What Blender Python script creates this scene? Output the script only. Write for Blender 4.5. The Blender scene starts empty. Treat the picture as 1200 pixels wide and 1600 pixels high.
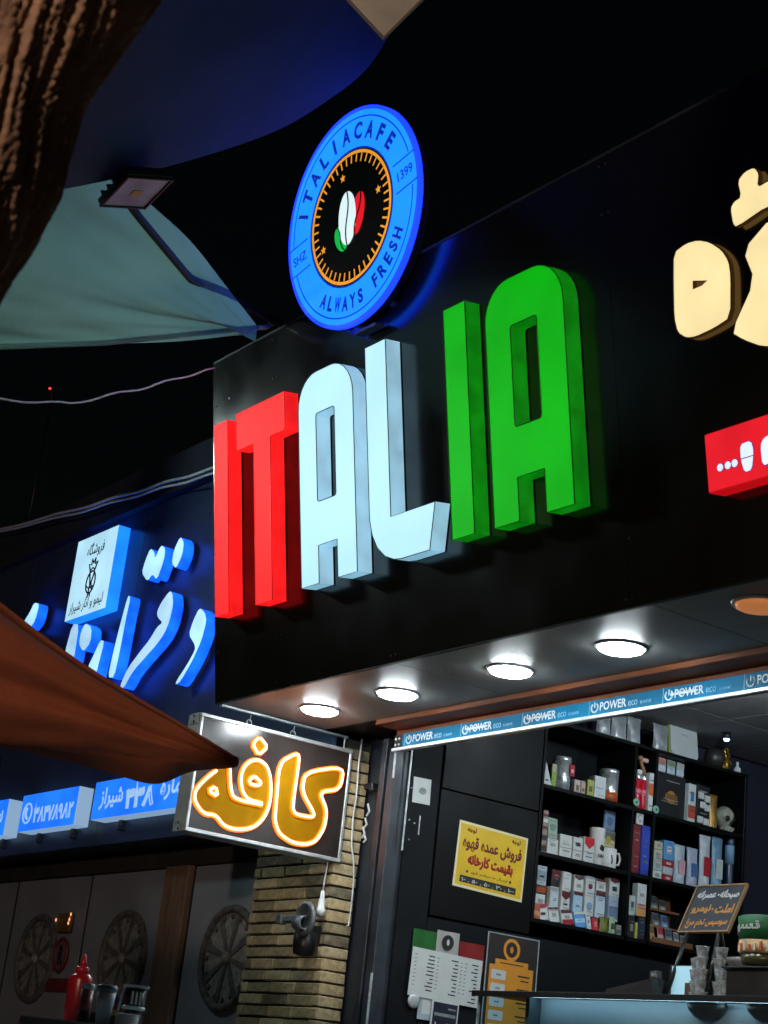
import bpy, bmesh, math, random
from mathutils import Matrix, Vector, noise
from mathutils.geometry import tessellate_polygon

random.seed(7)
scene = bpy.context.scene
COL = scene.collection
R = math.radians

# ------------------------------------------------------------------ camera
cam_data = bpy.data.cameras.new('camera')
cam = bpy.data.objects.new('camera', cam_data)
COL.objects.link(cam)
cam_data.sensor_fit = 'VERTICAL'
cam_data.sensor_height = 36.0
cam_data.lens = 59.53
cam_data.clip_start = 0.05
cam_data.clip_end = 2000.0
cam_data.dof.use_dof = True
cam_data.dof.focus_distance = 8.2
cam_data.dof.aperture_fstop = 9.0
right = Vector((0.59113, 0.79939, 0.10743))
down = Vector((-0.20700, 0.27909, -0.93769))
fwd = Vector((-0.77956, 0.53206, 0.33045))
cm = Matrix.Identity(4)
for i in range(3):
    cm[i][0] = right[i]; cm[i][1] = -down[i]; cm[i][2] = -fwd[i]
cm.translation = Vector((0, 0, 1.0))
cam.matrix_world = cm
scene.camera = cam

# ------------------------------------------------------------------ sky (night) and exposure
world = bpy.data.worlds.new('World')
scene.world = world
world.use_nodes = True
wn = world.node_tree
sky = wn.nodes.new('ShaderNodeTexSky')
sky.sky_type = 'NISHITA'
sky.sun_disc = False
sky.sun_elevation = R(3)
sky.sun_rotation = R(200)
bg = wn.nodes['Background']
wn.links.new(sky.outputs[0], bg.inputs[0])
bg.inputs[1].default_value = 0.0014
scene.view_settings.view_transform = 'Standard'
scene.view_settings.look = 'None'
scene.view_settings.exposure = 0.0
scene.view_settings.gamma = 1.0
scene.view_settings.use_curve_mapping = False
scene.render.engine = 'CYCLES'
scene.cycles.use_denoising = True
scene.cycles.max_bounces = 8
scene.cycles.transparent_max_bounces = 12
scene.cycles.sample_clamp_indirect = 6.0
scene.cycles.caustics_reflective = False
scene.cycles.caustics_refractive = False


# ------------------------------------------------------------------ materials
def lin(r, g, b):
    def f(c):
        c /= 255.0
        return c / 12.92 if c <= 0.04045 else ((c + 0.055) / 1.055) ** 2.4
    return (f(r), f(g), f(b))


_mats = {}


def mat(name, col=(0.5, 0.5, 0.5), rough=0.5, metal=0.0, spec=0.5, var=0.0, vscale=8.0, bump=0.0, bscale=40.0,
        emit=None, estr=0.0, evar=0.0, rvar=0.0, stretch=(1, 1, 1), coat=0.0, edet=2.0):
    if name in _mats:
        return _mats[name]
    m = bpy.data.materials.new(name)
    m.use_nodes = True
    nt = m.node_tree
    p = nt.nodes['Principled BSDF']
    p.inputs['Base Color'].default_value = (*col, 1)
    p.inputs['Roughness'].default_value = rough
    p.inputs['Metallic'].default_value = metal
    p.inputs['Specular IOR Level'].default_value = spec
    p.inputs['Coat Weight'].default_value = coat
    tc = mp = None
    if var or bump or evar or rvar:
        tc = nt.nodes.new('ShaderNodeTexCoord')
        mp = nt.nodes.new('ShaderNodeMapping')
        mp.inputs['Scale'].default_value = stretch
        nt.links.new(tc.outputs['Object'], mp.inputs[0])

    def nz(scale, det=5.0):
        n = nt.nodes.new('ShaderNodeTexNoise')
        n.inputs['Scale'].default_value = scale
        n.inputs['Detail'].default_value = det
        nt.links.new(mp.outputs[0], n.inputs['Vector'])
        return n

    def remap(n, a, b):
        r = nt.nodes.new('ShaderNodeMapRange')
        r.inputs[1].default_value = 0.3
        r.inputs[2].default_value = 0.7
        r.inputs[3].default_value = a
        r.inputs[4].default_value = b
        nt.links.new(n.outputs[0], r.inputs[0])
        return r
    if var:
        n = nz(vscale)
        r = remap(n, 1 - var, 1 + var)
        mx = nt.nodes.new('ShaderNodeVectorMath')
        mx.operation = 'SCALE'
        mx.inputs[0].default_value = col
        nt.links.new(r.outputs[0], mx.inputs['Scale'])
        nt.links.new(mx.outputs[0], p.inputs['Base Color'])
    if rvar:
        n = nz(vscale * 1.7)
        r = remap(n, max(0.02, rough - rvar), min(1, rough + rvar))
        nt.links.new(r.outputs[0], p.inputs['Roughness'])
    if bump:
        n = nz(bscale, 8.0)
        b = nt.nodes.new('ShaderNodeBump')
        b.inputs['Strength'].default_value = bump
        b.inputs['Distance'].default_value = 0.01
        nt.links.new(n.outputs[0], b.inputs['Height'])
        nt.links.new(b.outputs[0], p.inputs['Normal'])
    if emit is not None:
        p.inputs['Emission Color'].default_value = (*emit, 1)
        p.inputs['Emission Strength'].default_value = estr
        if evar:
            n = nz(vscale, edet)
            r = remap(n, estr * (1 - evar), estr * (1 + evar))
            nt.links.new(r.outputs[0], p.inputs['Emission Strength'])
    _mats[name] = m
    return m


def glass_mat(name, tint=(0.9, 0.97, 1.0), ior=1.45):
    m = bpy.data.materials.new(name)
    m.use_nodes = True
    nt = m.node_tree
    nt.nodes.clear()
    out = nt.nodes.new('ShaderNodeOutputMaterial')
    tr = nt.nodes.new('ShaderNodeBsdfTransparent')
    tr.inputs[0].default_value = (*tint, 1)
    gl = nt.nodes.new('ShaderNodeBsdfGlossy')
    gl.inputs['Roughness'].default_value = 0.03
    lw = nt.nodes.new('ShaderNodeLayerWeight')
    lw.inputs[0].default_value = 0.5
    pw = nt.nodes.new('ShaderNodeMath')
    pw.operation = 'POWER'
    pw.inputs[1].default_value = 4.0
    nt.links.new(lw.outputs['Facing'], pw.inputs[0])
    fr = nt.nodes.new('ShaderNodeMath')
    fr.operation = 'MULTIPLY_ADD'
    fr.inputs[1].default_value = 0.8
    fr.inputs[2].default_value = 0.035
    nt.links.new(pw.outputs[0], fr.inputs[0])
    mx = nt.nodes.new('ShaderNodeMixShader')
    nt.links.new(fr.outputs[0], mx.inputs[0])
    nt.links.new(tr.outputs[0], mx.inputs[1])
    nt.links.new(gl.outputs[0], mx.inputs[2])
    nt.links.new(mx.outputs[0], out.inputs[0])
    return m


# ------------------------------------------------------------------ mesh builder
class MB:
    def __init__(self):
        self.bm = bmesh.new()

    def box(self, x0, x1, y0, y1, z0, z1, ch=0.0):
        bm = self.bm
        r = bmesh.ops.create_cube(bm, size=1.0)
        vs = r['verts']
        for v in vs:
            v.co = Vector((x0 + (v.co.x + .5) * (x1 - x0), y0 + (v.co.y + .5) * (y1 - y0), z0 + (v.co.z + .5) * (z1 - z0)))
        if ch:
            es = list({e for v in vs for e in v.link_edges})
            bmesh.ops.bevel(bm, geom=es, offset=ch, segments=1, affect='EDGES', profile=0.5)
        return self

    def hexa(self, a, b):
        """a, b: two rings of 4 points (bottom, top)"""
        bm = self.bm
        va = [bm.verts.new(p) for p in a]
        vb = [bm.verts.new(p) for p in b]
        bm.faces.new(va[::-1])
        bm.faces.new(vb)
        n = len(va)
        for i in range(n):
            bm.faces.new((va[i], va[(i + 1) % n], vb[(i + 1) % n], vb[i]))
        return self

    def cap(self, outline, holes=(), z=0.0):
        loops = [list(outline)] + [list(h) for h in holes]
        pts = [Vector((p[0], p[1], 0)) for l in loops for p in l]
        tris = tessellate_polygon([[Vector((p[0], p[1], 0)) for p in l] for l in loops])
        vs = [self.bm.verts.new((p.x, p.y, z)) for p in pts]
        for t in tris:
            a, b, c = (pts[i] for i in t)
            if (b - a).cross(c - a).z < 0:
                t = t[::-1]
            try:
                self.bm.faces.new([vs[i] for i in t])
            except ValueError:
                pass
        return self

    def wall(self, outline, z0, z1, flip=False, smooth=False):
        n = len(outline)
        a = [self.bm.verts.new((p[0], p[1], z0)) for p in outline]
        b = [self.bm.verts.new((p[0], p[1], z1)) for p in outline]
        ar = sum(outline[i][0] * outline[(i + 1) % n][1] - outline[(i + 1) % n][0] * outline[i][1] for i in range(n))
        for i in range(n):
            j = (i + 1) % n
            q = (a[i], a[j], b[j], b[i])
            if (ar < 0) != flip:
                q = q[::-1]
            f = self.bm.faces.new(q)
            f.smooth = smooth
        return self

    def prism(self, outline, z0, z1, holes=()):
        self.cap(outline, holes, z1)
        k = len(self.bm.faces)
        m2 = MB()
        m2.cap(outline, holes, z0)
        for f in m2.bm.faces:
            self.bm.faces.new([self.bm.verts.new(v.co) for v in reversed(f.verts)])
        m2.bm.free()
        self.wall(outline, z0, z1)
        for h in holes:
            self.wall(h, z0, z1, flip=True)
        return self

    def tube(self, path, r, n=8, closed=False, caps=True, r1=None):
        bm = self.bm
        P = [Vector(p) for p in path]
        N = len(P)
        rings = []
        up = None
        for i, p in enumerate(P):
            if closed:
                t = (P[(i + 1) % N] - P[i - 1])
            else:
                t = P[min(i + 1, N - 1)] - P[max(i - 1, 0)]
            if t.length < 1e-9:
                t = Vector((0, 0, 1))
            t.normalize()
            if up is None:
                up = Vector((0, 0, 1)) if abs(t.z) < 0.9 else Vector((1, 0, 0))
            s = t.cross(up)
            if s.length < 1e-6:
                s = t.orthogonal()
            s.normalize()
            u2 = s.cross(t)
            u2.normalize()
            up = u2
            rr = r if r1 is None else r + (r1 - r) * i / max(1, N - 1)
            rings.append([bm.verts.new(p + (s * math.cos(2 * math.pi * k / n) + u2 * math.sin(2 * math.pi * k / n)) * rr) for k in range(n)])
        for i in range(N if closed else N - 1):
            a, b = rings[i], rings[(i + 1) % N]
            for k in range(n):
                f = bm.faces.new((a[k], a[(k + 1) % n], b[(k + 1) % n], b[k]))
                f.smooth = True
        if caps and not closed:
            bm.faces.new(rings[0][::-1])
            bm.faces.new(rings[-1])
        return self

    def lathe(self, prof, c=(0, 0, 0), n=20, axis='y', smooth=True, squash=(1, 1)):
        """prof: list of (radius, height)"""
        bm = self.bm
        rings = []
        for r, h in prof:
            ring = []
            for k in range(n):
                a = 2 * math.pi * k / n
                x, y = r * math.cos(a) * squash[0], r * math.sin(a) * squash[1]
                if axis == 'y':
                    co = (c[0] + x, c[1] + h, c[2] - y)
                elif axis == 'z':
                    co = (c[0] + x, c[1] + y, c[2] + h)
                else:
                    co = (c[0] + h, c[1] + x, c[2] + y)
                ring.append(bm.verts.new(co))
            rings.append(ring)
        for i in range(len(rings) - 1):
            a, b = rings[i], rings[i + 1]
            for k in range(n):
                f = bm.faces.new((a[k], a[(k + 1) % n], b[(k + 1) % n], b[k]))
                f.smooth = smooth
        if prof[0][0] > 1e-6:
            bm.faces.new(rings[0][::-1])
        if prof[-1][0] > 1e-6:
            bm.faces.new(rings[-1])
        return self

    def grid(self, fn, nu, nv, smooth=True):
        vs = [[self.bm.verts.new(fn(i / nu, j / nv)) for i in range(nu + 1)] for j in range(nv + 1)]
        for j in range(nv):
            for i in range(nu):
                f = self.bm.faces.new((vs[j][i], vs[j][i + 1], vs[j + 1][i + 1], vs[j + 1][i]))
                f.smooth = smooth
        return self

    def add_mesh(self, me, M=None):
        k = len(self.bm.verts)
        self.bm.from_mesh(me)
        if M is not None:
            self.bm.verts.ensure_lookup_table()
            for v in self.bm.verts[k:]:
                v.co = M @ v.co
        return self

    def mesh(self, name, shift=None):
        me = bpy.data.meshes.new(name)
        if shift is not None:
            bmesh.ops.translate(self.bm, verts=self.bm.verts, vec=-Vector(shift))
        self.bm.to_mesh(me)
        self.bm.free()
        return me


def frame(o, x, y, z):
    M = Matrix.Identity(4)
    for i in range(3):
        M[i][0], M[i][1], M[i][2], M[i][3] = x[i], y[i], z[i], o[i]
    return M


LEAN = R(9.75)
X0, Y0, HS = -6.845, 3.85, 2.70            # left end, front and height of the cafe's fascia box
FV = Vector((0, -math.sin(LEAN), math.cos(LEAN)))
FN = Vector((1, 0, 0)).cross(FV)
FR = frame((X0, Y0, HS), (1, 0, 0), FV, FN)                     # local: along, up, out of the leaning fascia
WD = Matrix.Identity(4)


def LS(Y):                                                     # local: X, Z, out of a street-facing plane at Y
    return frame((0, Y, 0), (1, 0, 0), (0, 0, 1), (0, -1, 0))


def SW(X):                                                     # local: Y, Z, out of a plane facing +X at X
    return frame((X, 0, 0), (0, 1, 0), (0, 0, 1), (1, 0, 0))


BASE = {}


def tag(o, label=None, cat=None, group=None, kind=None):
    if label: o['label'] = label
    if cat: o['category'] = cat
    if group: o['group'] = group
    if kind: o['kind'] = kind
    return o


def thing(name, label, cat, fr=WD, base=(0, 0, 0), group=None):
    o = bpy.data.objects.new(name, None)
    o.empty_display_size = 0.05
    COL.objects.link(o)
    o.matrix_world = fr @ Matrix.Translation(base)
    BASE[o] = Vector(base)
    return tag(o, label, cat, group)


def part(name, mb, m, parent, label=None):
    """mesh coordinates are in the frame of the thing; the thing's base is taken off"""
    b = BASE[parent]
    me = mb.mesh(name, b)
    me.materials.append(m)
    o = bpy.data.objects.new(name, me)
    COL.objects.link(o)
    o.parent = parent
    BASE[o] = b
    if label: o['label'] = label
    return o


def solo(name, mb, m, label, cat, fr=WD, base=(0, 0, 0), group=None, kind=None):
    me = mb.mesh(name, base)
    me.materials.append(m)
    o = bpy.data.objects.new(name, me)
    COL.objects.link(o)
    o.matrix_world = fr @ Matrix.Translation(base)
    BASE[o] = Vector(base)
    return tag(o, label, cat, group, kind)


# ------------------------------------------------------------------ lettering
ARAB = {'ا': (0xFE8D, 0xFE8E), 'آ': (0xFE81, 0xFE82), 'ب': (0xFE8F, 0xFE90, 0xFE91, 0xFE92), 'پ': (0xFB56, 0xFB57, 0xFB58, 0xFB59),
        'ت': (0xFE95, 0xFE96, 0xFE97, 0xFE98), 'ج': (0xFE9D, 0xFE9E, 0xFE9F, 0xFEA0), 'ح': (0xFEA1, 0xFEA2, 0xFEA3, 0xFEA4),
        'خ': (0xFEA5, 0xFEA6, 0xFEA7, 0xFEA8), 'د': (0xFEA9, 0xFEAA), 'ر': (0xFEAD, 0xFEAE), 'ز': (0xFEAF, 0xFEB0),
        'س': (0xFEB1, 0xFEB2, 0xFEB3, 0xFEB4), 'ش': (0xFEB5, 0xFEB6, 0xFEB7, 0xFEB8), 'ص': (0xFEB9, 0xFEBA, 0xFEBB, 0xFEBC),
        'ع': (0xFEC9, 0xFECA, 0xFECB, 0xFECC), 'غ': (0xFECD, 0xFECE, 0xFECF, 0xFED0), 'ف': (0xFED1, 0xFED2, 0xFED3, 0xFED4),
        'ق': (0xFED5, 0xFED6, 0xFED7, 0xFED8), 'ک': (0xFB8E, 0xFB8F, 0xFB90, 0xFB91), 'گ': (0xFB92, 0xFB93, 0xFB94, 0xFB95),
        'ل': (0xFEDD, 0xFEDE, 0xFEDF, 0xFEE0), 'م': (0xFEE1, 0xFEE2, 0xFEE3, 0xFEE4), 'ن': (0xFEE5, 0xFEE6, 0xFEE7, 0xFEE8),
        'ه': (0xFEE9, 0xFEEA, 0xFEEB, 0xFEEC), 'و': (0xFEED, 0xFEEE), 'ی': (0xFBFC, 0xFBFD, 0xFBFE, 0xFBFF)}


def fa(s):
    out = []
    for i, ch in enumerate(s):
        if ch not in ARAB:
            out.append(ch)
            continue
        f = ARAB[ch]
        prev = i > 0 and s[i - 1] in ARAB and len(ARAB[s[i - 1]]) == 4
        nxt = i + 1 < len(s) and s[i + 1] in ARAB and len(f) == 4
        out.append(chr(f[3 if prev and nxt else 1 if prev else 2 if nxt else 0]))
    return ''.join(out[::-1])


_txt = {}


def text_mesh(body, bold=0.0, thick=0.0):
    k = (body, bold, thick)
    if k in _txt:
        return _txt[k]
    c = bpy.data.curves.new('lettering', 'FONT')
    c.body = body
    c.resolution_u = 3
    c.extrude = thick
    c.bevel_depth = bold
    c.bevel_resolution = 0
    o = bpy.data.objects.new('lettering_source', c)
    COL.objects.link(o)
    dg = bpy.context.evaluated_depsgraph_get()
    me = bpy.data.meshes.new_from_object(o.evaluated_get(dg))
    bpy.data.objects.remove(o)
    bpy.data.curves.remove(c)
    xs = [v.co.x for v in me.vertices] or [0, 1]
    ys = [v.co.y for v in me.vertices] or [0, 1]
    zs = [v.co.z for v in me.vertices] or [0, 0]
    _txt[k] = (me, min(xs), max(xs), min(ys), max(ys), min(zs), max(zs))
    return _txt[k]


def put_text(mb, body, x0, x1, y0, y1, z, bold=0.0, rot=0.0, relief=0.0015):
    """lettering stretched into the box x0..x1, y0..y1 (turned by rot about its middle), raised a little from z"""
    me, a, b, c, d, e, f = text_mesh(body, bold)
    sx, sy = (x1 - x0) / max(1e-6, b - a), (y1 - y0) / max(1e-6, d - c)
    sz = relief / max(1e-6, f - e) if f - e > 1e-6 else 1.0
    M = (Matrix.Translation(((x0 + x1) / 2, (y0 + y1) / 2, z)) @ Matrix.Rotation(rot, 4, 'Z') @
         Matrix.Diagonal((sx, sy, sz, 1)) @ Matrix.Translation((-(a + b) / 2, -(c + d) / 2, -e)))
    mb.add_mesh(me, M)
    return mb


def rounded(x0, x1, y0, y1, r, n=4):
    out = []
    for cx, cy, a0 in ((x1 - r, y1 - r, 0), (x0 + r, y1 - r, 90), (x0 + r, y0 + r, 180), (x1 - r, y0 + r, 270)):
        for k in range(n + 1):
            a = R(a0 + 90 * k / n)
            out.append((cx + r * math.cos(a), cy + r * math.sin(a)))
    return out


def circle(cx, cy, r, n=48, ry=None):
    ry = ry or r
    return [(cx + r * math.cos(2 * math.pi * k / n), cy + ry * math.sin(2 * math.pi * k / n)) for k in range(n)]


def smooth_loop(pts, it=2):
    """Chaikin corner cutting of a closed outline"""
    for _ in range(it):
        q = []
        n = len(pts)
        for i in range(n):
            a, b = pts[i], pts[(i + 1) % n]
            q.append((a[0] * .8 + b[0] * .2, a[1] * .8 + b[1] * .2))
            q.append((a[0] * .2 + b[0] * .8, a[1] * .2 + b[1] * .8))
        pts = q
    return pts


# ------------------------------------------------------------------ shared materials
M_black = mat('black_composite_panel', (0.0045, 0.005, 0.0055), 0.19, spec=0.85, var=0.2, vscale=2, rvar=0.04, bump=0.03, bscale=3)
M_soffit = mat('dark_soffit_panel', (0.17, 0.178, 0.172), 0.45, spec=0.5, var=0.15, vscale=3, rvar=0.03, bump=0.02, bscale=6)
M_dark = mat('dark_painted_wall', (0.007, 0.0085, 0.011), 0.6, spec=0.12, var=0.3, vscale=3, bump=0.1, bscale=60)
M_navy = mat('navy_painted_wall', (0.012, 0.015, 0.032), 0.6, var=0.3, vscale=3, bump=0.1, bscale=60)
M_steel = mat('dark_blue_grey_steel', (0.024, 0.031, 0.040), 0.42, spec=0.4, var=0.35, vscale=9, bump=0.08, bscale=50, rvar=0.12)
M_cab = mat('black_laminate', (0.0045, 0.005, 0.0056), 0.42, spec=0.10, var=0.3, vscale=2, rvar=0.1)
M_bare = mat('worn_pale_metal', (0.42, 0.46, 0.47), 0.45, metal=0.3, var=0.4, vscale=30)
M_alu = mat('aluminium', (0.55, 0.60, 0.62), 0.4, metal=0.4, var=0.15, vscale=20)
M_white = mat('white_plastic', (0.72, 0.74, 0.74), 0.45, var=0.08, vscale=20)
M_cable = mat('white_cable_sheath', (0.75, 0.78, 0.76), 0.5, var=0.15, vscale=30)
M_blackpl = mat('black_plastic', (0.012, 0.012, 0.013), 0.4, var=0.2, vscale=20)
M_glass = glass_mat('clear_glass')
M_wood = mat('orange_wood_and_reflection', lin(120, 66, 36), 0.6, spec=0.25, var=0.25, vscale=14, stretch=(0.15, 2, 2), bump=0.06, bscale=30)

# ------------------------------------------------------------------ ground
g = MB()
g.grid(lambda a, b: (-150 + 300 * a, -150 + 300 * b, 0.0), 8, 8, smooth=False)
solo('ground', g, mat('asphalt', (0.05, 0.05, 0.052), 0.85, var=0.3, vscale=3, bump=0.3, bscale=80), None, None, kind='structure')
g = MB()
g.box(-16, 4, 2.6, 9.4, 0.0, 0.12, 0.01)
solo('pavement', g, mat('pavement_stone', (0.16, 0.155, 0.15), 0.75, var=0.2, vscale=4, bump=0.15, bscale=50), None, None, kind='structure')

# ------------------------------------------------------------------ cafe building
cafe = thing('cafe_building', 'black fronted cafe with a leaning dark fascia over its open shopfront', 'building', WD, (-5, 4.6, 0.12))
BX = BASE[cafe]


def fr_part(name, mb, m, parent, fr, label=None):
    """a part of a world-aligned thing, built in another frame"""
    me = mb.mesh(name)
    me.transform(fr)
    me.transform(Matrix.Translation(-BASE[parent]))
    me.materials.append(m)
    o = bpy.data.objects.new(name, me)
    COL.objects.link(o)
    o.parent = parent
    BASE[o] = BASE[parent]
    if label: o['label'] = label
    return o


FH = 1.67
for a, b in ((0.0, 0.545), (0.545, 1.395), (1.395, 2.757), (2.757, 4.1), (4.1, 5.5)):
    fr_part('fascia_panel', MB().box(a + .001, b - .001, 0.0, FH, -0.03, 0.0), M_black, cafe, FR)
fr_part('fascia_backing', MB().box(0.004, 5.5, 0.004, FH - .004, -0.05, -0.031), M_cab, cafe, FR)
fr_part('fascia_top_trim', MB().box(-0.004, 5.5, FH, FH + .012, -0.06, 0.004, .002), M_steel, cafe, FR)
for u_, v_ in ((.14, 1.46), (.125, 1.35)):
    fr_part('rivet', MB().lathe([(.007, 0), (.006, .003), (0, .004)], (u_, v_, .0), 10, 'z'), M_bare, cafe, FR)
for u_ in (.018, .528, .562, 1.378, 1.412, 2.740, 2.774, 4.083):
    for v_ in (.03, .24, 1.45, 1.64):
        fr_part('screw', MB().lathe([(.0045, 0), (.004, .0015), (0, .002)], (u_, v_, .0), 8, 'z'), M_steel, cafe, FR)
# left end of the fascia box
e = MB()
ytop = Y0 - math.sin(LEAN) * FH
e.hexa([(X0 - .012, Y0, HS), (X0 - .012, 4.60, HS), (X0 - .002, 4.60, HS), (X0 - .002, Y0, HS)],
       [(X0 - .012, ytop, HS + FH * .985), (X0 - .012, 4.60, HS + FH * .985), (X0 - .002, 4.60, HS + FH * .985), (X0 - .002, ytop, HS + FH * .985)])
part('fascia_end_panel', e, M_black, cafe)
part('fascia_roof', MB().box(X0, -1.4, ytop + .06, 9.0, HS + FH * .985 - .03, HS + FH * .985), M_cab, cafe)
# soffit panels
for a, b in ((X0, -5.452), (-5.452, -4.0), (-4.0, -2.6), (-2.6, -1.4)):
    part('soffit_panel', MB().box(a + .002, b - .002, Y0 + .003, 4.455, HS, HS + .012, .001), M_soffit, cafe)
part('soffit_backing', MB().box(X0 + .003, -1.4, Y0 + .01, 4.9, HS + .013, HS + .03), M_cab, cafe)
part('soffit_edge_trim', MB().box(X0, -1.4, Y0 - .004, Y0 + .012, HS - .006, HS - .0005, .001), M_cab, cafe)
part('soffit_side_trim', MB().box(X0 - .004, X0 + .02, Y0 + .02, 4.60, HS - .012, HS - .001, .001), M_alu, cafe)
# orange soffit strip built for a reflection, and the lintel face below
part('soffit_reflection', MB().box(-6.40, -1.4, 4.456, 4.60, HS - .022, HS + .01, .003), M_wood, cafe)
part('lintel_face', MB().box(-6.40, -1.4, 4.585, 4.64, 2.60, HS - .023, .002), M_wood, cafe)
# interior shell
part('side_wall', MB().box(-6.95, -6.72, 4.76, 10.0, 0.12, 3.4), M_navy, cafe)
part('lower_wall_lining', MB().box(-6.715, -6.403, 4.874, 7.2, 0.12, 1.858), M_dark, cafe)
part('back_wall', MB().box(-6.9, -1.4, 10.0, 10.2, 0.12, 3.4), M_navy, cafe)
part('right_wall', MB().box(-1.5, -1.3, 4.7, 10.0, 0.12, 3.4), M_dark, cafe)
part('cafe_floor', MB().box(-6.715, -1.5, 4.76, 10.0, 0.121, 0.16), mat('cafe_floor_tile', (0.09, 0.09, 0.09), 0.3, var=0.2), cafe)
M_tile = mat('grey_ceiling_tile', (0.30, 0.30, 0.31), 0.9, var=0.12, vscale=6, bump=0.35, bscale=120)
part('ceiling_deck', MB().box(-6.7, -1.5, 4.66, 9.99, 3.145, 3.2), M_cab, cafe)
tile_src = None
for i in range(8):
    for j in range(8):
        x, y = -6.4 + i * .6, 5.0 + j * .6
        if tile_src is None:
            tile_src = part('ceiling_tile', MB().box(BX.x - .296, BX.x + .296, BX.y - .296, BX.y + .296, BX.z, BX.z + .02, .004), M_tile, cafe)
            t = tile_src
        else:
            t = tile_src.copy(); COL.objects.link(t); t.parent = cafe
        t.location = Vector((x, y, 3.118)) - BX
# steel column and shutter guides left of the opening
part('steel_column', MB().box(-6.818, -6.665, 4.752, 4.95, 0.12, HS, .006), M_steel, cafe)
part('shutter_guide', MB().box(-6.655, -6.60, 4.70, 4.90, 0.12, HS, .004), M_cab, cafe)
part('shutter_guide', MB().box(-6.585, -6.545, 4.64, 4.90, 0.12, HS - .03, .004), M_steel, cafe)
part('shutter_guide', MB().box(-6.535, -6.49, 4.66, 4.90, 0.12, HS - .03, .004), M_cab, cafe)
part('shutter_guide', MB().box(-6.48, -6.425, 4.61, 4.88, 0.12, 2.60, .004), M_steel, cafe)
part('jamb_panel', MB().box(-6.424, -6.404, 4.70, 4.872, 0.12, 2.66, .002), M_dark, cafe)
part('worn_edge', MB().box(-6.404, -6.398, 4.682, 4.688, 2.134, 2.605), M_bare, cafe)
part('worn_edge', MB().box(-6.426, -6.418, 4.600, 4.609, 0.8, 1.57), M_bare, cafe)
part('worn_edge', MB().box(-6.426, -6.418, 4.602, 4.609, 2.46, 2.60), M_bare, cafe)
part('worn_edge', MB().box(-6.665, -6.660, 4.748, 4.753, 1.0, 2.15), M_bare, cafe)
part('worn_edge', MB().box(-6.404, -6.400, 4.768, 4.774, 2.22, 2.31), M_bare, cafe)
for (y, z) in ((4.705, 2.43), (4.71, 2.28), (4.742, 2.27), (4.72, 2.19)):
    part('screw', MB().lathe([(.004, 0), (.004, .004), (0, .005)], (-6.404, y, z), 8, 'x'), M_bare, cafe)
part('latch', MB().box(-6.79, -6.72, 4.70, 4.752, 2.452, 2.482, .004), M_blackpl, cafe)
part('latch_tongue', MB().box(-6.73, -6.70, 4.69, 4.752, 2.44, 2.452, .002), M_steel, cafe)

# ------------------------------------------------------------------ tall cabinet left of the shelves
cab = thing('tall_cabinet', 'black wall cabinet carrying the yellow notice, left of the shelves', 'cabinet', SW(-6.4), (5.19, 1.86, 0))
part('carcass', MB().box(4.885, 5.495, 1.862, 3.10, -.31, -.02), M_cab, cab)
part('door', MB().box(4.884, 5.496, 1.868, 2.46, -.019, -.001, .002), M_cab, cab)
part('door', MB().box(4.884, 5.496, 2.466, 3.10, -.019, -.001, .002), M_cab, cab)

# ------------------------------------------------------------------ shelving
unit = thing('shelf_unit', 'black open shelving crowded with packs and tins inside the cafe', 'shelves', SW(-6.4), (6.24, 1.93, 0))
part('back_panel', MB().box(5.515, 6.975, 1.93, 2.945, -.305, -.293), M_dark, unit)
for y in (5.500, 6.128, 6.283, 6.968):
    part('divider', MB().box(y, y + .018, 1.952 if y > 5.5 else 1.93, 2.925, -.29, 0.0, .0015), M_cab, unit)
for z in (1.95, 2.275, 2.61):
    for a, b in ((5.519, 6.127), (6.147, 6.282), (6.302, 6.967)):
        part('board', MB().box(a, b, z - .02, z, -.29, -.002, .0015), M_cab, unit)
part('board', MB().box(5.50, 6.986, 2.926, 2.945, -.29, .001, .0015), M_cab, unit)
part('riser', MB().box(5.525, 6.12, 1.951, 2.018, -.16, -.045, .001), M_cab, unit)

# ------------------------------------------------------------------ brick pillar
pil = thing('brick_pillar', 'buff brick pillar with raked joints between the two shops', 'pillar', WD, (-7.175, 4.6, 0.12))
PB = BASE[pil]
part('mortar_core', MB().box(-7.52, -6.832, 4.612, 4.748, 0.12, 2.69), mat('dark_mortar', (0.03, 0.028, 0.024), 0.9, bump=0.3, bscale=90), pil)
BM = [mat('buff_brick', (0.48, 0.37, 0.20), 0.75, var=0.28, vscale=30, bump=0.35, bscale=90),
      mat('pale_buff_brick', (0.52, 0.42, 0.25), 0.75, var=0.25, vscale=30, bump=0.35, bscale=90),
      mat('worn_brown_brick', (0.31, 0.25, 0.14), 0.8, var=0.35, vscale=30, bump=0.45, bscale=90),
      mat('sooty_brick', (0.20, 0.165, 0.105), 0.85, var=0.5, vscale=22, bump=0.5, bscale=70)]
brick_me = {}


def brick_mesh(w, k):
    key = (round(w, 3), k)
    if key not in brick_me:
        b = MB()
        b.box(-w / 2, w / 2, 0, .142, 0, .0465, .004)
        for v in b.bm.verts:
            v.co += Vector((random.uniform(-.003, .003), random.uniform(-.003, .002), random.uniform(-.003, .003)))
        me = b.mesh('brick')
        me.materials.append(BM[k])
        brick_me[key] = me
    return brick_me[key]


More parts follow.
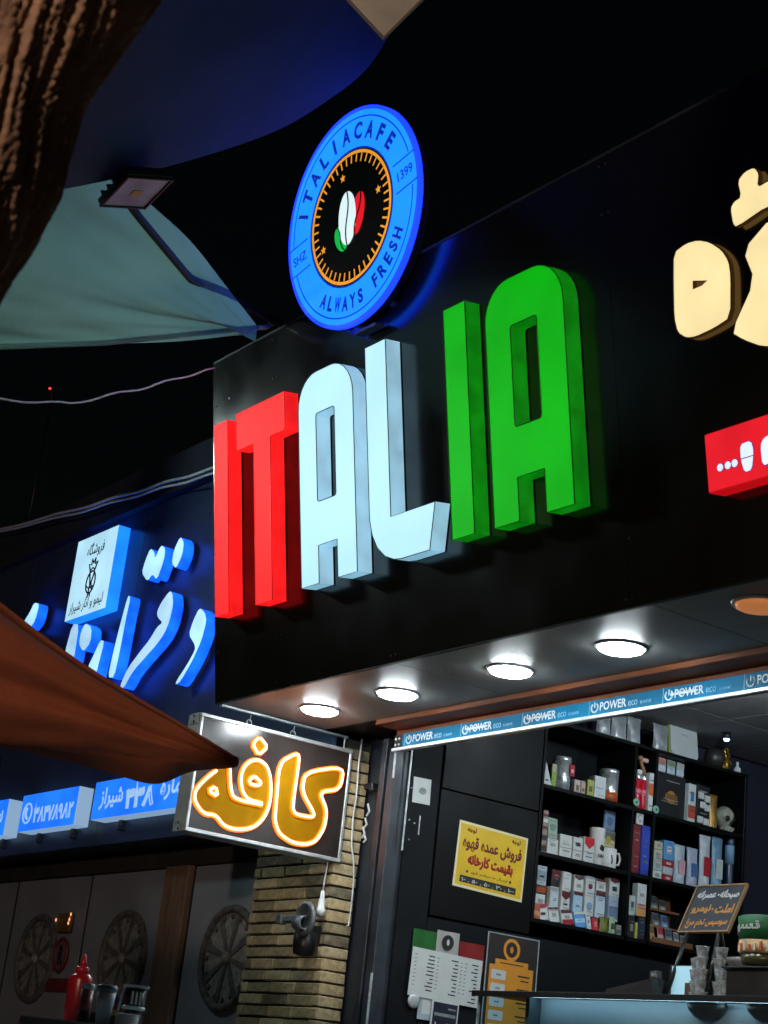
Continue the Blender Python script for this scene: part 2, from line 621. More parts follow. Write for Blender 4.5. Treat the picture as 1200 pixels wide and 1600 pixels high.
rows = int((2.69 - .12) / .0562)
for r_ in range(rows):
    z = .12 + .005 + r_ * .0562
    seq = [.215, .215, .215, .062] if r_ % 2 else [.062, .215, .215, .215]
    x = -7.53
    for w in seq:
        ww = w * .995
        k = random.choice((0, 0, 0, 1, 1, 2, 2, 3))
        o = bpy.data.objects.new('brick', brick_mesh(ww - .0015, k))
        COL.objects.link(o)
        o.parent = pil
        o.location = Vector((x + ww / 2, 4.6 + random.uniform(-.003, .003), z)) - PB
        o.rotation_euler = (0, random.uniform(-.006, .006), random.uniform(-.008, .008))
        x += w * 1.003

# ------------------------------------------------------------------ downlights under the soffit
M_lens = mat('downlight_lens', (0.9, 0.9, 0.9), 0.4, emit=(0.84, 0.95, 1.0), estr=115.0)
M_lens_off = mat('amber_downlight_lens', lin(200, 120, 70), 0.4, emit=lin(255, 160, 90), estr=0.35)
M_ring = mat('downlight_ring', (0.7, 0.7, 0.7), 0.4, var=0.1)


def downlight(x, y, z, label, lens, group):
    t = thing('downlight', label, 'lamp', WD, (x, y, z), group)
    prof = [(.083, .004), (.083, -.006), (.086, -.008), (.094, -.007), (.098, -.003), (.098, .0005)]
    part('trim_ring', MB().lathe([(r, h) for r, h in prof], (x, y, z), 40, 'z'), M_ring, t)
    part('lens', MB().lathe([(.0, -.024), (.03, -.0232), (.055, -.0215), (.072, -.0185), (.0805, -.0145), (.0822, -.004)][::-1], (x, y, z), 40, 'z'), lens, t)
    return t


for x, w in ((-6.463, 'leftmost lit downlight in the soffit, above the hanging neon sign'),
             (-5.863, 'second lit downlight from the left in the soffit'),
             (-5.107, 'third lit downlight from the left in the soffit'),
             (-4.476, 'rightmost white lit downlight in the soffit, largest of the row')):
    downlight(x, 4.18, HS, w, M_lens, 'round downlights along the cafe soffit')
downlight(-3.692, 4.06, HS, 'amber unlit downlight at the right edge of the soffit', M_lens_off, 'round downlights along the cafe soffit')
M_globe = mat('assumed_ceiling_globe', (0.9, 0.9, 0.9), 0.4, emit=(0.80, 0.93, 1.0), estr=400.0)  # assumed cafe lamps, out of view, added to light the shelves and ceiling
for x, y, w in ((-5.2, 5.75, 'assumed round globe lamp hidden on the cafe ceiling behind the shutter rail'), (-3.6, 5.75, 'assumed round globe lamp further right on the cafe ceiling, out of view'),
                (-3.8, 7.4, 'assumed round globe lamp deep inside the cafe, out of view')):
    t = thing('assumed_globe_lamp', w, 'lamp', WD, (x, y, 3.117), 'assumed globe lamps on the cafe ceiling')
    part('rose', MB().lathe([(.04, 0), (.04, -.012), (.012, -.016), (.012, -.034)], (x, y, 3.117), 20, 'z'), M_ring, t)
    part('globe', MB().lathe([(.045 * math.sin(R(k)), -.078 - .045 * math.cos(R(k))) for k in range(0, 170, 12)], (x, y, 3.117), 24, 'z'), M_globe, t)
# small blue-white spot where wall and ceiling meet
sp = thing('small_spotlight', 'tiny blue white spotlight where the cafe ceiling meets the wall', 'lamp', WD, (-6.32, 6.72, 3.118))
part('housing', MB().lathe([(.022, 0), (.022, -.03), (.018, -.034)], (-6.32, 6.72, 3.117), 16, 'z'), M_blackpl, sp)
part('lens', MB().lathe([(.0, -.05), (.012, -.046), (.017, -.036)][::-1], (-6.32, 6.72, 3.117), 16, 'z'), mat('blue_spot_lens', emit=(0.25, 0.45, 1.0), estr=10.0), sp)

# ------------------------------------------------------------------ roller shutter bottom rail with printed tape
rail = thing('shutter_rail', 'white shutter bottom rail wrapped in blue printed tape across the opening', 'shutter rail', LS(4.57), (-4.0, 2.58, 0))
part('rail', MB().box(-6.395, -1.6, 2.572, 2.588, -.02, .012, .003), M_alu, rail)
tape_ = part('tape', MB().box(-6.33, -1.6, 2.5885, 2.652, -.012, 0.0, .001), mat('blue_printed_tape', lin(0, 112, 152), 0.6, spec=0.2, var=0.12, vscale=6), rail)
part('end_block', MB().box(-6.392, -6.332, 2.5885, 2.65, -.012, .001, .002), M_blackpl, rail)
for x in (-6.378, -6.352):
    for z in (2.603, 2.631):
        part('rivet', MB().lathe([(.006, 0), (.006, .003), (0, .004)], (x, z, .001), 10, 'z'), M_white, rail)
M_tapew = mat('tape_white_print', (0.70, 0.80, 0.85), 0.4)
M_tapep = mat('tape_pale_print', lin(110, 180, 215), 0.4)
M_tear = mat('torn_tape_backing', (0.62, 0.72, 0.78), 0.6, var=0.2, vscale=60)
for i in range(11):
    x = -6.30 + i * .418
    s = MB()
    ring = [(x + .022 + .019 * math.sin(a), 2.620 + .019 * math.cos(a), .0012) for a in [R(40 + 280 * k / 18) for k in range(19)]]
    s.tube(ring, .0035, 6)
    s.box(x + .0195, x + .0245, 2.620, 2.642, 0, .003)
    part('power_symbol', s, M_tapew, tape_)
    part('lettering', put_text(MB(), 'POWER', x + .052, x + .205, 2.604, 2.640, .0004, .025), M_tapew, tape_)
    part('lettering', put_text(MB(), 'eco', x + .215, x + .268, 2.604, 2.626, .0004, .01), M_tapep, tape_)
    part('lettering', put_text(MB(), 'E-SAVE', x + .285, x + .345, 2.606, 2.618, .0004, .01), M_tapep, tape_)
    if i in (1, 2, 4):
        part('tear', MB().box(x + .03, x + .17, 2.616, 2.626, .0022, .0032), M_tear, tape_)
    part('tape_seam', MB().box(x - .012, x - .009, 2.590, 2.651, .0002, .0012), M_tapep, tape_)

# ------------------------------------------------------------------ big block letters on the fascia
ZB, ZF = 0.005, 0.080
E_red = (1.0, 0.016, 0.016)
MR_f = mat('red_letter_face', (0.25, 0.01, 0.01), 0.6, spec=0.12, emit=(1.0, 0.012, 0.013), estr=1.6, evar=0.08, vscale=3, edet=1.0)
MR_s = mat('red_letter_side', (0.30, 0.01, 0.01), 0.6, spec=0.12, emit=(1.0, 0.012, 0.013), estr=1.0, evar=0.30, vscale=9, edet=3.0)
MW_f = mat('white_letter_face', (0.4, 0.45, 0.5), 0.5, spec=0.2, emit=lin(178, 234, 248), estr=1.02, evar=0.07, vscale=3, edet=1.0)
MW_s = mat('white_letter_side', (0.5, 0.55, 0.58), 0.4, emit=lin(140, 196, 224), estr=0.78, evar=0.20, vscale=10, edet=6.0)
MG_f = mat('green_letter_face', (0.01, 0.12, 0.01), 0.5, spec=0.15, emit=(0.0015, 0.42, 0.004), estr=1.0, evar=0.13, vscale=3, edet=1.0)
MG_s = mat('green_letter_side', (0.01, 0.16, 0.01), 0.4, emit=(0.002, 0.20, 0.004), estr=0.85, evar=0.35, vscale=12, edet=3.0)
MT = {'r': mat('red_letter_trim', (0.25, 0.005, 0.005), 0.4, emit=(0.5, 0.004, 0.004), estr=0.7), 'w': mat('white_letter_trim', (0.03, 0.06, 0.08), 0.5),
      'g': mat('green_letter_trim', (0.003, 0.03, 0.003), 0.5)}
MF = {'r': (MR_f, MR_s), 'w': (MW_f, MW_s), 'g': (MG_f, MG_s)}
M_letback = mat('letter_back_tray', (0.25, 0.24, 0.22), 0.7, var=0.3, vscale=20)
M_stud = mat('letter_stud', (0.3, 0.3, 0.3), 0.4, metal=0.7)


def shift_out(p):
    """outlines were measured 25 mm further out; bring them to the real letter depth"""
    return (p[0] - .042 + (p[0] - .16) * .0065, p[1] + .009 + (p[1] - .38) * .0055)


def block_letter(outline, holes, c, label, studs):
    outline = [shift_out(p) for p in outline]
    holes = [[shift_out(p) for p in h] for h in holes]
    studs = [shift_out(p) for p in studs]
    us = [p[0] for p in outline]
    vs = [p[1] for p in outline]
    t = thing('sign_letter', label, 'letter', FR, ((min(us) + max(us)) / 2, min(vs), ZB), 'big block letters on the cafe fascia')
    f = MB().cap(outline, holes, ZF)
    part('face', f, MF[c][0], t)
    s = MB().wall(outline, ZB, ZF - .0005)
    for h in holes:
        s.wall(h, ZB, ZF - .0005, flip=True)
    part('return', s, MF[c][1], t)
    tr = MB()
    tr.tube([(p[0], p[1], ZF) for p in outline], .0022, 6, closed=True)
    for h in holes:
        tr.tube([(p[0], p[1], ZF) for p in h], .0022, 6, closed=True)
    part('edge_trim', tr, MT[c], t)
    bk = MB().cap(outline, holes, ZB)
    for fc in bk.bm.faces:
        fc.normal_flip()
    part('back_tray', bk, M_letback, t)
    for (u, v) in studs:
        part('stud', MB().lathe([(.006, 0), (.006, ZB)], (u, v, 0), 8, 'z'), M_stud, t)
    return t


def arch_A(x0, x1, dx):
    """round shouldered capital A: outer outline (sheared slightly with dx) and its counter"""
    b, tp = .382, 1.322
    w = x1 - x0
    rl, rr = .14, .16
    pts = [(x0, b), (x0 + w * .325, b), (x0 + w * .325, .546), (x0 + w * .665, .546), (x0 + w * .665, b), (x1, b)]
    for k in range(8):
        a = R(90 * k / 7)
        pts.append((x1 - rr + rr * math.cos(a), tp - rr * 1.05 + rr * 1.05 * math.sin(a)))
    for k in range(8):
        a = R(90 + 90 * k / 7)
        pts.append((x0 + rl + rl * math.cos(a), tp - rl * 1.05 + rl * 1.05 * math.sin(a)))
    hole = rounded(x0 + w * .325, x0 + w * .665, .737, 1.132, .012, 2)
    return pts, [hole]


block_letter([(.170, .374), (.292, .374), (.292, 1.296), (.170, 1.296)], [], 'r', 'leftmost red glowing upright block letter I at the fascia end', [(.23, .5), (.23, 1.15)])
block_letter([(.520, .372), (.659, .372), (.659, 1.124), (.781, 1.124), (.781, 1.302), (.371, 1.302), (.371, 1.124), (.520, 1.124)], [], 'r',
             'red glowing block letter T beside the white round-topped letter', [(.59, .5), (.45, 1.2), (.7, 1.2)])
o_, h_ = arch_A(.893, 1.307, 0)
block_letter(o_, h_, 'w', 'white glowing round-topped block letter A on the fascia', [(.96, .6), (1.24, .6), (1.1, 1.22)])
block_letter([(1.402, 1.318), (1.402, .58), (1.418, .51), (1.45, .452), (1.50, .408), (1.56, .384), (1.61, .378), (1.792, .378), (1.836, .562), (1.547, .562), (1.547, 1.318)],
             [], 'w', 'white glowing block letter L with a rounded foot', [(1.47, 1.2), (1.47, .7), (1.7, .47)])
block_letter([(1.932, .388), (2.068, .388), (2.068, 1.317), (1.932, 1.317)], [], 'g', 'green glowing upright block letter I right of the white L', [(2.0, .5), (2.0, 1.2)])
o_, h_ = arch_A(2.184, 2.622, 0)
block_letter(o_, h_, 'g', 'green glowing round-topped block letter A at the right end of the word', [(2.25, .6), (2.55, .6), (2.4, 1.22)])

# ------------------------------------------------------------------ round logo sign above the fascia
LC = (1.317, 1.943)
LR = 0.489
logo = thing('round_sign', 'round blue lit sign with coffee bean emblem above the fascia', 'sign', FR, (LC[0], LC[1] - LR, .02))
M_rim = mat('blue_lit_rim', (0.02, 0.05, 0.4), 0.4, emit=(0.004, 0.022, 1.0), estr=3.5, evar=0.1, vscale=5)
M_lblue = mat('blue_lit_face', (0.02, 0.2, 0.5), 0.3, emit=(0.004, 0.095, 1.0), estr=3.2, evar=0.06, vscale=4)
M_ldark = mat('dark_blue_print', (0.005, 0.02, 0.15), 0.4, emit=(0.0, 0.022, 0.30), estr=1.0)
M_lblack = mat('black_sign_centre', (0.006, 0.006, 0.008), 0.3)
M_lor = mat('amber_lit_print', lin(240, 160, 50), 0.4, emit=lin(245, 160, 48), estr=0.85)
ang = R(8.0)


def lp(r, a):
    return (LC[0] + r * math.cos(a), LC[1] + r * math.sin(a))


part('rim', MB().wall(circle(*LC, LR, 96), .078, .0995, smooth=True).cap(circle(*LC, LR, 96), [circle(*LC, LR - .016, 96)], .0995), M_rim, logo)
part('back', MB().prism(circle(*LC, LR - .03, 64), .02, .0785), M_blackpl, logo)
ring_ = part('face_ring', MB().cap(circle(*LC, LR - .0165, 96), [circle(*LC, .303, 96)], .0992), M_lblue, logo)
disc_ = part('centre_disc', MB().cap(circle(*LC, .302, 64), [], .0990), M_lblack, logo)


def arc_line(r, a0, a1, w=.004, z=.0998, n=40):
    mb = MB()
    mb.cap([lp(r + w / 2, a0 + (a1 - a0) * k / n) for k in range(n + 1)] + [lp(r - w / 2, a1 - (a1 - a0) * k / n) for k in range(n + 1)], [], z)
    return mb


TA, TB = R(8), R(188)      # the two tabs that break the ring
for a0, a1 in ((TA + R(10), TB - R(9)), (TB + R(9), TA + R(360) - R(10))):
    part('outline_arc', arc_line(LR - .045, a0, a1, .006), M_ldark, ring_)
part('inner_outline', arc_line(.307, 0, 2 * math.pi, .008), M_ldark, ring_)
part('amber_ring', arc_line(.290, 0, 2 * math.pi, .014, z=.0999, n=80), M_lor, disc_)
for ta, txt in ((TA, '1399'), (TB, 'SHZ')):
    for s in (-1, 1):
        a = ta + s * R(9)
        d = Vector((math.cos(ta), math.sin(ta)))
        q = Vector((-d.y, d.x)) * s * .066
        p0 = Vector(LC) + d * .325 + q
        p1 = Vector(LC) + d * (LR - .012) + q
        nn = Vector((-d.y, d.x)) * .003
        part('tab_line', MB().cap([tuple(p0 + nn), tuple(p0 - nn), tuple(p1 - nn), tuple(p1 + nn)], [], .1000), M_ldark, ring_)
    c = Vector(LC) + Vector((math.cos(ta), math.sin(ta))) * .40
    rot = ta if txt == '1399' else ta + math.pi
    part('lettering', put_text(MB(), txt, c.x - .052, c.x + .052, c.y - .022, c.y + .022, .0999, .01, rot), M_ldark, ring_)


def ring_text(txt, r, a_start, a_end, h, w, flip=False):
    n = len(txt)
    for i, ch in enumerate(txt):
        if ch == ' ':
            continue
        a = a_start + (a_end - a_start) * i / (n - 1)
        x, y = lp(r, a)
        me, a0, a1, b0, b1, _, _ = text_mesh(ch, .045)
        wd = min(w, w * (a1 - a0) / .62)
        part('letter', put_text(MB(), ch, x - wd / 2, x + wd / 2, y - h / 2, y + h / 2, .0999, .045, (a + math.pi / 2) if flip else (a - math.pi / 2)), M_ldark, ring_)


ring_text('ITALIACAFE', .383, R(160), R(38), .078, .060)
ring_text('ALWAYS FRESH', .383, R(236), R(330), .066, .046, flip=True)
for k in range(44):
    a = 2 * math.pi * (k + .5) / 44
    p0, p1 = lp(.281, a), lp(.245, a)
    nx, ny = -math.sin(a) * .0042, math.cos(a) * .0042
    part('tick', MB().cap([(p0[0] + nx, p0[1] + ny), (p0[0] - nx, p0[1] - ny), (p1[0] - nx, p1[1] - ny), (p1[0] + nx, p1[1] + ny)], [], .0998), M_lor, disc_)
for a, rr in ((R(104), .205), (R(14), .213), (R(201), .225)):
    x, y = lp(rr, a)
    part('star', MB().cap([(x + (.021 if k % 2 == 0 else .010) * math.cos(R(90 + 36 * k)), y + (.021 if k % 2 == 0 else .010) * math.sin(R(90 + 36 * k))) for k in range(10)], [], .0998), M_lor, disc_)


def bean(cx, cy, rx, ry, tilt, m, z, name):
    pts = []
    for k in range(32):
        a = 2 * math.pi * k / 32
        x, y = rx * math.cos(a), ry * math.sin(a)
        pts.append((cx + x * math.cos(tilt) - y * math.sin(tilt), cy + x * math.sin(tilt) + y * math.cos(tilt)))
    bn_ = part(name, MB().prism(pts, .0992, z), m, logo)
    cr = [(cx + (.010 * math.sin(3.0 * s)) * math.cos(tilt) - s * ry * math.sin(tilt), cy + (.010 * math.sin(3.0 * s)) * math.sin(tilt) + s * ry * math.cos(tilt), z) for s in [-1 + 2 * k / 14 for k in range(15)]]
    part('bean_crease', MB().tube(cr, .0035, 6), M_lblack, bn_)


bean(LC[0] + .055, LC[1] - .0, .046, .095, R(-16), mat('red_bean_print', (0.4, 0.01, 0.02), 0.4, emit=lin(232, 22, 38), estr=0.9), .1010, 'red_bean')
bean(LC[0] - .075, LC[1] - .075, .040, .066, R(26), mat('green_bean_print', (0.01, 0.3, 0.05), 0.4, emit=lin(10, 185, 70), estr=0.9), .1010, 'green_bean')
bean(LC[0] - .022, LC[1] + .004, .064, .122, R(-2), mat('white_bean_print', (0.6, 0.6, 0.6), 0.4, emit=lin(222, 246, 250), estr=0.95), .1022, 'white_bean')
for u in (1.15, 1.48):
    part('mounting_post', MB().box(u - .012, u + .012, 1.50, 1.95, -.02, .019, .002), M_steel, logo)
part('bracket', MB().box(1.27, 1.42, 1.425, 1.440, .01, .06, .002), M_steel, logo)

# ------------------------------------------------------------------ cream lettering and red light box at the right of the fascia
M_cream = mat('cream_lit_face', (0.6, 0.5, 0.3), 0.4, emit=(1.0, 0.80, 0.40), estr=1.0, evar=0.10, vscale=6)
M_creams = mat('cream_letter_side', (0.10, 0.06, 0.02), 0.5, emit=(1.0, 0.50, 0.10), estr=0.03)
he = [(3.122, 1.161), (3.182, 1.175), (3.237, 1.167), (3.288, 1.141), (3.337, 1.095), (3.362, 1.048), (3.366, 0.997), (3.351, 0.856), (3.279, 0.841), (3.193, 0.836), (3.15, 0.845), (3.114, 0.875), (3.103, 0.93), (3.111, 1.048)]
heh = [(3.198, 1.034), (3.264, 1.013), (3.237, 1.003), (3.196, 1.003)]
zhe = [(3.557, 1.136), (3.424, 1.064), (3.463, 0.947), (3.347, 0.805), (3.396, 0.764), (3.472, 0.717), (3.549, 0.702), (3.62, 0.736), (3.659, 0.826), (3.662, 0.944), (3.626, 1.054)]
zhd = [(3.427, 1.307), (3.461, 1.328), (3.502, 1.327), (3.519, 1.297), (3.509, 1.254), (3.55, 1.259), (3.61, 1.257), (3.662, 1.203), (3.638, 1.156), (3.541, 1.175), (3.406, 1.15), (3.392, 1.168), (3.387, 1.225), (3.405, 1.243), (3.436, 1.247)]


def lit_letter(outline, holes, fr, z0, z1, mf, ms, label, group, smooth=1, name='sign_letter', trim=None, mback=None):
    ol = smooth_loop(outline, smooth)
    us = [p[0] for p in ol]
    vs = [p[1] for p in ol]
    t = thing(name, label, 'letter', fr, ((min(us) + max(us)) / 2, min(vs), z0), group)
    part('face', MB().cap(ol, holes, z1), mf, t)
    s = MB().wall(ol, z0, z1 - .0004)
    for h in holes:
        s.wall(h, z0, z1 - .0004, flip=True)
    part('return', s, ms, t)
    if trim:
        part('edge_trim', MB().tube([(p[0], p[1], z1) for p in ol], .002, 5, closed=True), trim, t)
    b = MB().cap(ol, holes, z0)
    for f in b.bm.faces:
        f.normal_flip()
    part('back_tray', b, mback or M_letback, t)
    return t


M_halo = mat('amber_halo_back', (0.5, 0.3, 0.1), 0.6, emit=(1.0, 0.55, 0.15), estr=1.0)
he, heh, zhe, zhd = [[(p[0] - .016, p[1] + .008) for p in q] for q in (he, heh, zhe, zhd)]
M_amtrim = mat('bronze_letter_trim', (0.05, 0.025, 0.008), 0.5)
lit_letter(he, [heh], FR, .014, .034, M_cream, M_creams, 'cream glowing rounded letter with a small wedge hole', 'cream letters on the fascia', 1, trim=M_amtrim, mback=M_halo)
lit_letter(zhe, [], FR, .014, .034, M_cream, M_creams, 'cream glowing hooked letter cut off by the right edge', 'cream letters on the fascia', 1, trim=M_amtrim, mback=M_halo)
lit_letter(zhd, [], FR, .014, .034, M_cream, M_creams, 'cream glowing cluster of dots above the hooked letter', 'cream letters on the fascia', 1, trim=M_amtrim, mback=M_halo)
rb = thing('red_light_box', 'red lit sign box with white lettering at the right edge', 'sign', FR, (3.6, .288, .0))
part('body', MB().box(3.222, 4.05, .288, .486, .002, .0795, .004), mat('red_box_side', (0.3, 0.01, 0.015), 0.4, emit=lin(225, 15, 25), estr=0.6), rb)
part('face', MB().box(3.226, 4.046, .292, .482, .0796, .0815), mat('red_box_face', (0.4, 0.01, 0.02), 0.35, emit=(0.83, 0.010, 0.022), estr=0.95, evar=0.1), rb)
M_rbw = mat('white_lit_print', (0.6, 0.6, 0.65), 0.4, emit=lin(225, 240, 255), estr=1.0)
M_rbp = mat('violet_print_edge', (0.10, 0.02, 0.20), 0.4, emit=lin(110, 30, 130), estr=0.6)
rb1 = [(3.373, 0.416), (3.417, 0.417), (3.425, 0.384), (3.412, 0.324), (3.382, 0.322), (3.371, 0.365)]
rb2 = [(3.47, 0.412), (3.495, 0.417), (3.502, 0.388), (3.495, 0.328), (3.456, 0.326), (3.455, 0.392)]
for x in (3.282, 3.315, 3.344):
    part('dot', MB().prism(circle(x, .361, .0125, 20), .0816, .0835), M_rbw, rb)
    part('dot_edge', MB().prism(circle(x, .361, .0150, 20), .0816, .0825), M_rbp, rb)
for q in (rb1, rb2):
    cx, cy = sum(p[0] for p in q) / 6, sum(p[1] for p in q) / 6
    part('lettering', MB().prism(smooth_loop(q, 1), .0816, .0835), M_rbw, rb)
    part('lettering_edge', MB().prism(smooth_loop([(cx + (p[0] - cx) * 1.12, cy + (p[1] - cy) * 1.06) for p in q], 1), .0816, .0825), M_rbp, rb)
part('seam', MB().box(3.372, 3.424, .366, .369, .0836, .084), M_rbp, rb)

# ------------------------------------------------------------------ hanging neon box sign
kx = -6.80
ks = thing('hanging_neon_sign', 'hanging box sign with glowing amber neon script beside the pillar', 'sign', SW(kx), (4.19, 2.64, -.05))
KY0, KY1, KZ0, KZ1 = 3.757, 4.622, 2.084, 2.632
M_kp = mat('charcoal_acrylic', (0.034, 0.026, 0.024), 0.22, var=0.25, vscale=8, rvar=0.04)
part('panel', MB().box(KY0 + .016, KY1 - .016, KZ0 + .016, KZ1 - .016, -.012, -.006), M_kp, ks)
part('back_panel', MB().box(KY0 + .016, KY1 - .016, KZ0 + .016, KZ1 - .016, -.118, -.112), M_kp, ks)
part('frame_bar', MB().box(KY0, KY1, KZ1 - .018, KZ1, -.12, 0.0, .003), M_alu, ks)
part('frame_bar', MB().box(KY0, KY1, KZ0, KZ0 + .018, -.12, 0.0, .003), M_alu, ks)
part('frame_bar', MB().box(KY0, KY0 + .016, KZ0 + .0185, KZ1 - .0185, -.12, -.001, .003), M_alu, ks)
part('frame_bar', MB().box(KY1 - .016, KY1, KZ0 + .0185, KZ1 - .0185, -.12, -.001, .003), M_alu, ks)
for z in (KZ0, KZ1 - .05):
    part('corner_plate', MB().box(KY0 - .004, KY0 - .0003, z, z + .05, -.10, -.02, .001), M_bare, ks)
    for dz in (.012, .038):
        part('screw', MB().lathe([(.005, 0), (.004, -.004), (0, -.005)], (0, 0, 0), 8, 'x'), M_steel, ks).location = Vector((KY0 - .005, z + dz, -.06)) - BASE[ks] + BASE[ks]
dia = [(4.078, 2.583), (4.129, 2.544), (4.087, 2.497), (4.044, 2.54)]
kaf = [(4.205, 2.485), (4.301, 2.552), (4.314, 2.523), (4.309, 2.289), (4.332, 2.262), (4.431, 2.265), (4.437, 2.286), (4.352, 2.374), (4.357, 2.469), (4.576, 2.541), (4.569, 2.426), (4.45, 2.393), (4.506, 2.315), (4.505, 2.232), (4.466, 2.158), (4.407, 2.132), (4.333, 2.129), (4.256, 2.156), (4.221, 2.211), (4.217, 2.292)]
fao = [(3.874, 2.382), (3.833, 2.344), (3.781, 2.279), (3.776, 2.238), (3.799, 2.203), (3.845, 2.172), (3.901, 2.182), (3.948, 2.141), (4.008, 2.132), (4.077, 2.145), (4.132, 2.175), (4.171, 2.232), (4.184, 2.306), (4.169, 2.405), (4.136, 2.461), (4.085, 2.476), (4.04, 2.457), (4.01, 2.415), (4.007, 2.363), (4.028, 2.307), (4.068, 2.279), (4.14, 2.279)]
bar = [(4.141, 2.272), (3.998, 2.269), (3.964, 2.294), (3.936, 2.431)]
loop = [(4.053, 2.372), (4.079, 2.396), (4.123, 2.371), (4.104, 2.354), (4.062, 2.354)]
tri = [(3.88, 2.308), (3.899, 2.264), (3.844, 2.281)]
M_neon = mat('neon_tube', (0.9, 0.8, 0.6), 0.3, emit=(1.0, 0.42, 0.24), estr=4.0)
M_kfill = mat('amber_letter_fill', (0.30, 0.145, 0.002), 0.8, spec=0.05, var=0.12, vscale=12)


def open_smooth(p, it=2):
    for _ in range(it):
        q = [p[0]]
        for a, b in zip(p, p[1:]):
            q += [(a[0] * .75 + b[0] * .25, a[1] * .75 + b[1] * .25), (a[0] * .25 + b[0] * .75, a[1] * .25 + b[1] * .75)]
        q.append(p[-1])
        p = q
    return p


kz = .002
for nm, pts in (('neon_diamond', dia), ('neon_stroke', kaf), ('neon_loop', loop), ('neon_triangle', tri)):
    part(nm, MB().tube([(p[0], p[1], kz) for p in smooth_loop(pts, 1 if len(pts) < 5 else 2)], .0080, 8, closed=True), M_neon, ks)
for pts in (fao, bar):
    part('neon_stroke', MB().tube([(p[0], p[1], kz) for p in open_smooth(pts)], .0080, 8), M_neon, ks)
M_nhalo = mat('neon_orange_halo', (0.5, 0.12, 0.01), 0.5, emit=(1.0, 0.15, 0.006), estr=2.8)  # orange halo of the neon, put into a wider glowing tube
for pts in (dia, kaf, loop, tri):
    part('neon_halo', MB().tube([(p[0], p[1], -.0035) for p in smooth_loop(pts, 1 if len(pts) < 5 else 2)], .0125, 8, closed=True), M_nhalo, ks)
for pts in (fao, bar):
    part('neon_halo', MB().tube([(p[0], p[1], -.0035) for p in open_smooth(pts)], .0125, 8), M_nhalo, ks)
part('letter_fill', MB().prism(smooth_loop(kaf, 2), -.0058, -.0045), M_kfill, ks)
part('letter_fill', MB().prism(smooth_loop(fao + bar, 1), -.0058, -.0045, [loop, tri]), M_kfill, ks)
part('letter_fill', MB().prism(smooth_loop(dia, 1), -.0058, -.0045), M_kfill, ks)
for y in (4.04, 4.29):
    part('eyelet', MB().tube([(y + .014 * math.cos(a), KZ1 + .016 + .014 * math.sin(a), -.045) for a in [R(30 * k) for k in range(12)]], .003, 6, closed=True), M_bare, ks)
    part('hanger', MB().tube([(y, KZ1 + .020, -.045), (y + .004, KZ1 + .045, -.043), (y, HS - .001, -.04)], .0035, 6), M_bare, ks)
    part('clip', MB().box(y - .016, y + .016, KZ1, KZ1 + .007, -.06, -.03, .001), M_bare, ks)

# things fixed to the pillar
wl = thing('wall_lamp', 'grey round metal lamp with a side arm fixed to the brick pillar', 'lamp', LS(4.60), (-6.86, 1.79, 0))
M_greym = mat('grey_cast_metal', (0.16, 0.185, 0.20), 0.45, metal=0.4, var=0.3, vscale=25, bump=0.1)
part('reflector_ring', MB().lathe([(.075, .0), (.082, .006), (.082, .018), (.064, .026), (.060, .012), (.056, .004)], (-6.80, 1.795, .13), 28, 'z'), M_greym, wl)
part('spout', MB().lathe([(.034, 0), (.034, .07), (.027, .07), (.025, .01)], (-6.85, 1.775, .15), 20, 'x'), M_greym, wl)
part('arm', MB().box(-7.02, -6.84, 1.785, 1.812, .125, .15, .004), M_greym, wl)
part('arm_end', MB().box(-7.03, -6.985, 1.772, 1.818, .118, .157, .005), M_greym, wl)
part('housing', MB().lathe([(.02, 0), (.05, .01), (.058, .05), (.055, .11), (.03, .125)], (-6.87, 1.63, .08), 20, 'y'), M_blackpl, wl)
part('wall_bracket', MB().box(-6.91, -6.86, 1.69, 1.78, .0, .06, .003), M_blackpl, wl)
pg = thing('hanging_plug', 'pale plug hanging on its cord at the pillar corner', 'plug', LS(4.585), (-6.848, 1.82, 0))
part('plug_body', MB().lathe([(.022, 0), (.022, .035), (.017, .040), (.016, .075), (.012, .080), (.010, .115), (.006, .120)], (-6.848, 1.825, .012), 16, 'y'), M_cable, pg)
part('cord', MB().tube([(-6.848, 1.94, .012), (-6.846, 1.99, .012), (-6.842, 2.06, .010), (-6.83, 2.2, .006), (-6.826, 2.69, .004)], .004, 6), M_cable, pg)
cw = [(4.70, 1.80), (4.712, 1.80), (4.716, 1.9), (4.712, 2.02), (4.700, 2.10), (4.676, 2.18), (4.668, 2.30), (4.672, 2.45), (4.665, 2.55), (4.668, 2.699)]
solo('wall_cable', MB().tube([(p[0], p[1], .006) for p in cw], .0042, 6), M_cable, 'thin white cable running down the right face of the brick pillar', 'cable', SW(-6.81), (4.70, 1.80, 0))
cl = thing('cable_clump', 'tangle of pale cable ends on the pillar edge near the latch', 'cable', SW(-6.80), (4.735, 2.20, 0))
for k, (y, z, l) in enumerate(((4.742, 2.33, .06), (4.735, 2.27, .05), (4.728, 2.22, .055), (4.74, 2.20, .04))):
    part('cable_end', MB().tube([(y, z, .0), (y + .008, z + l * .4, .01), (y - .002, z + l, .004)], .006, 6), M_cable, cl)

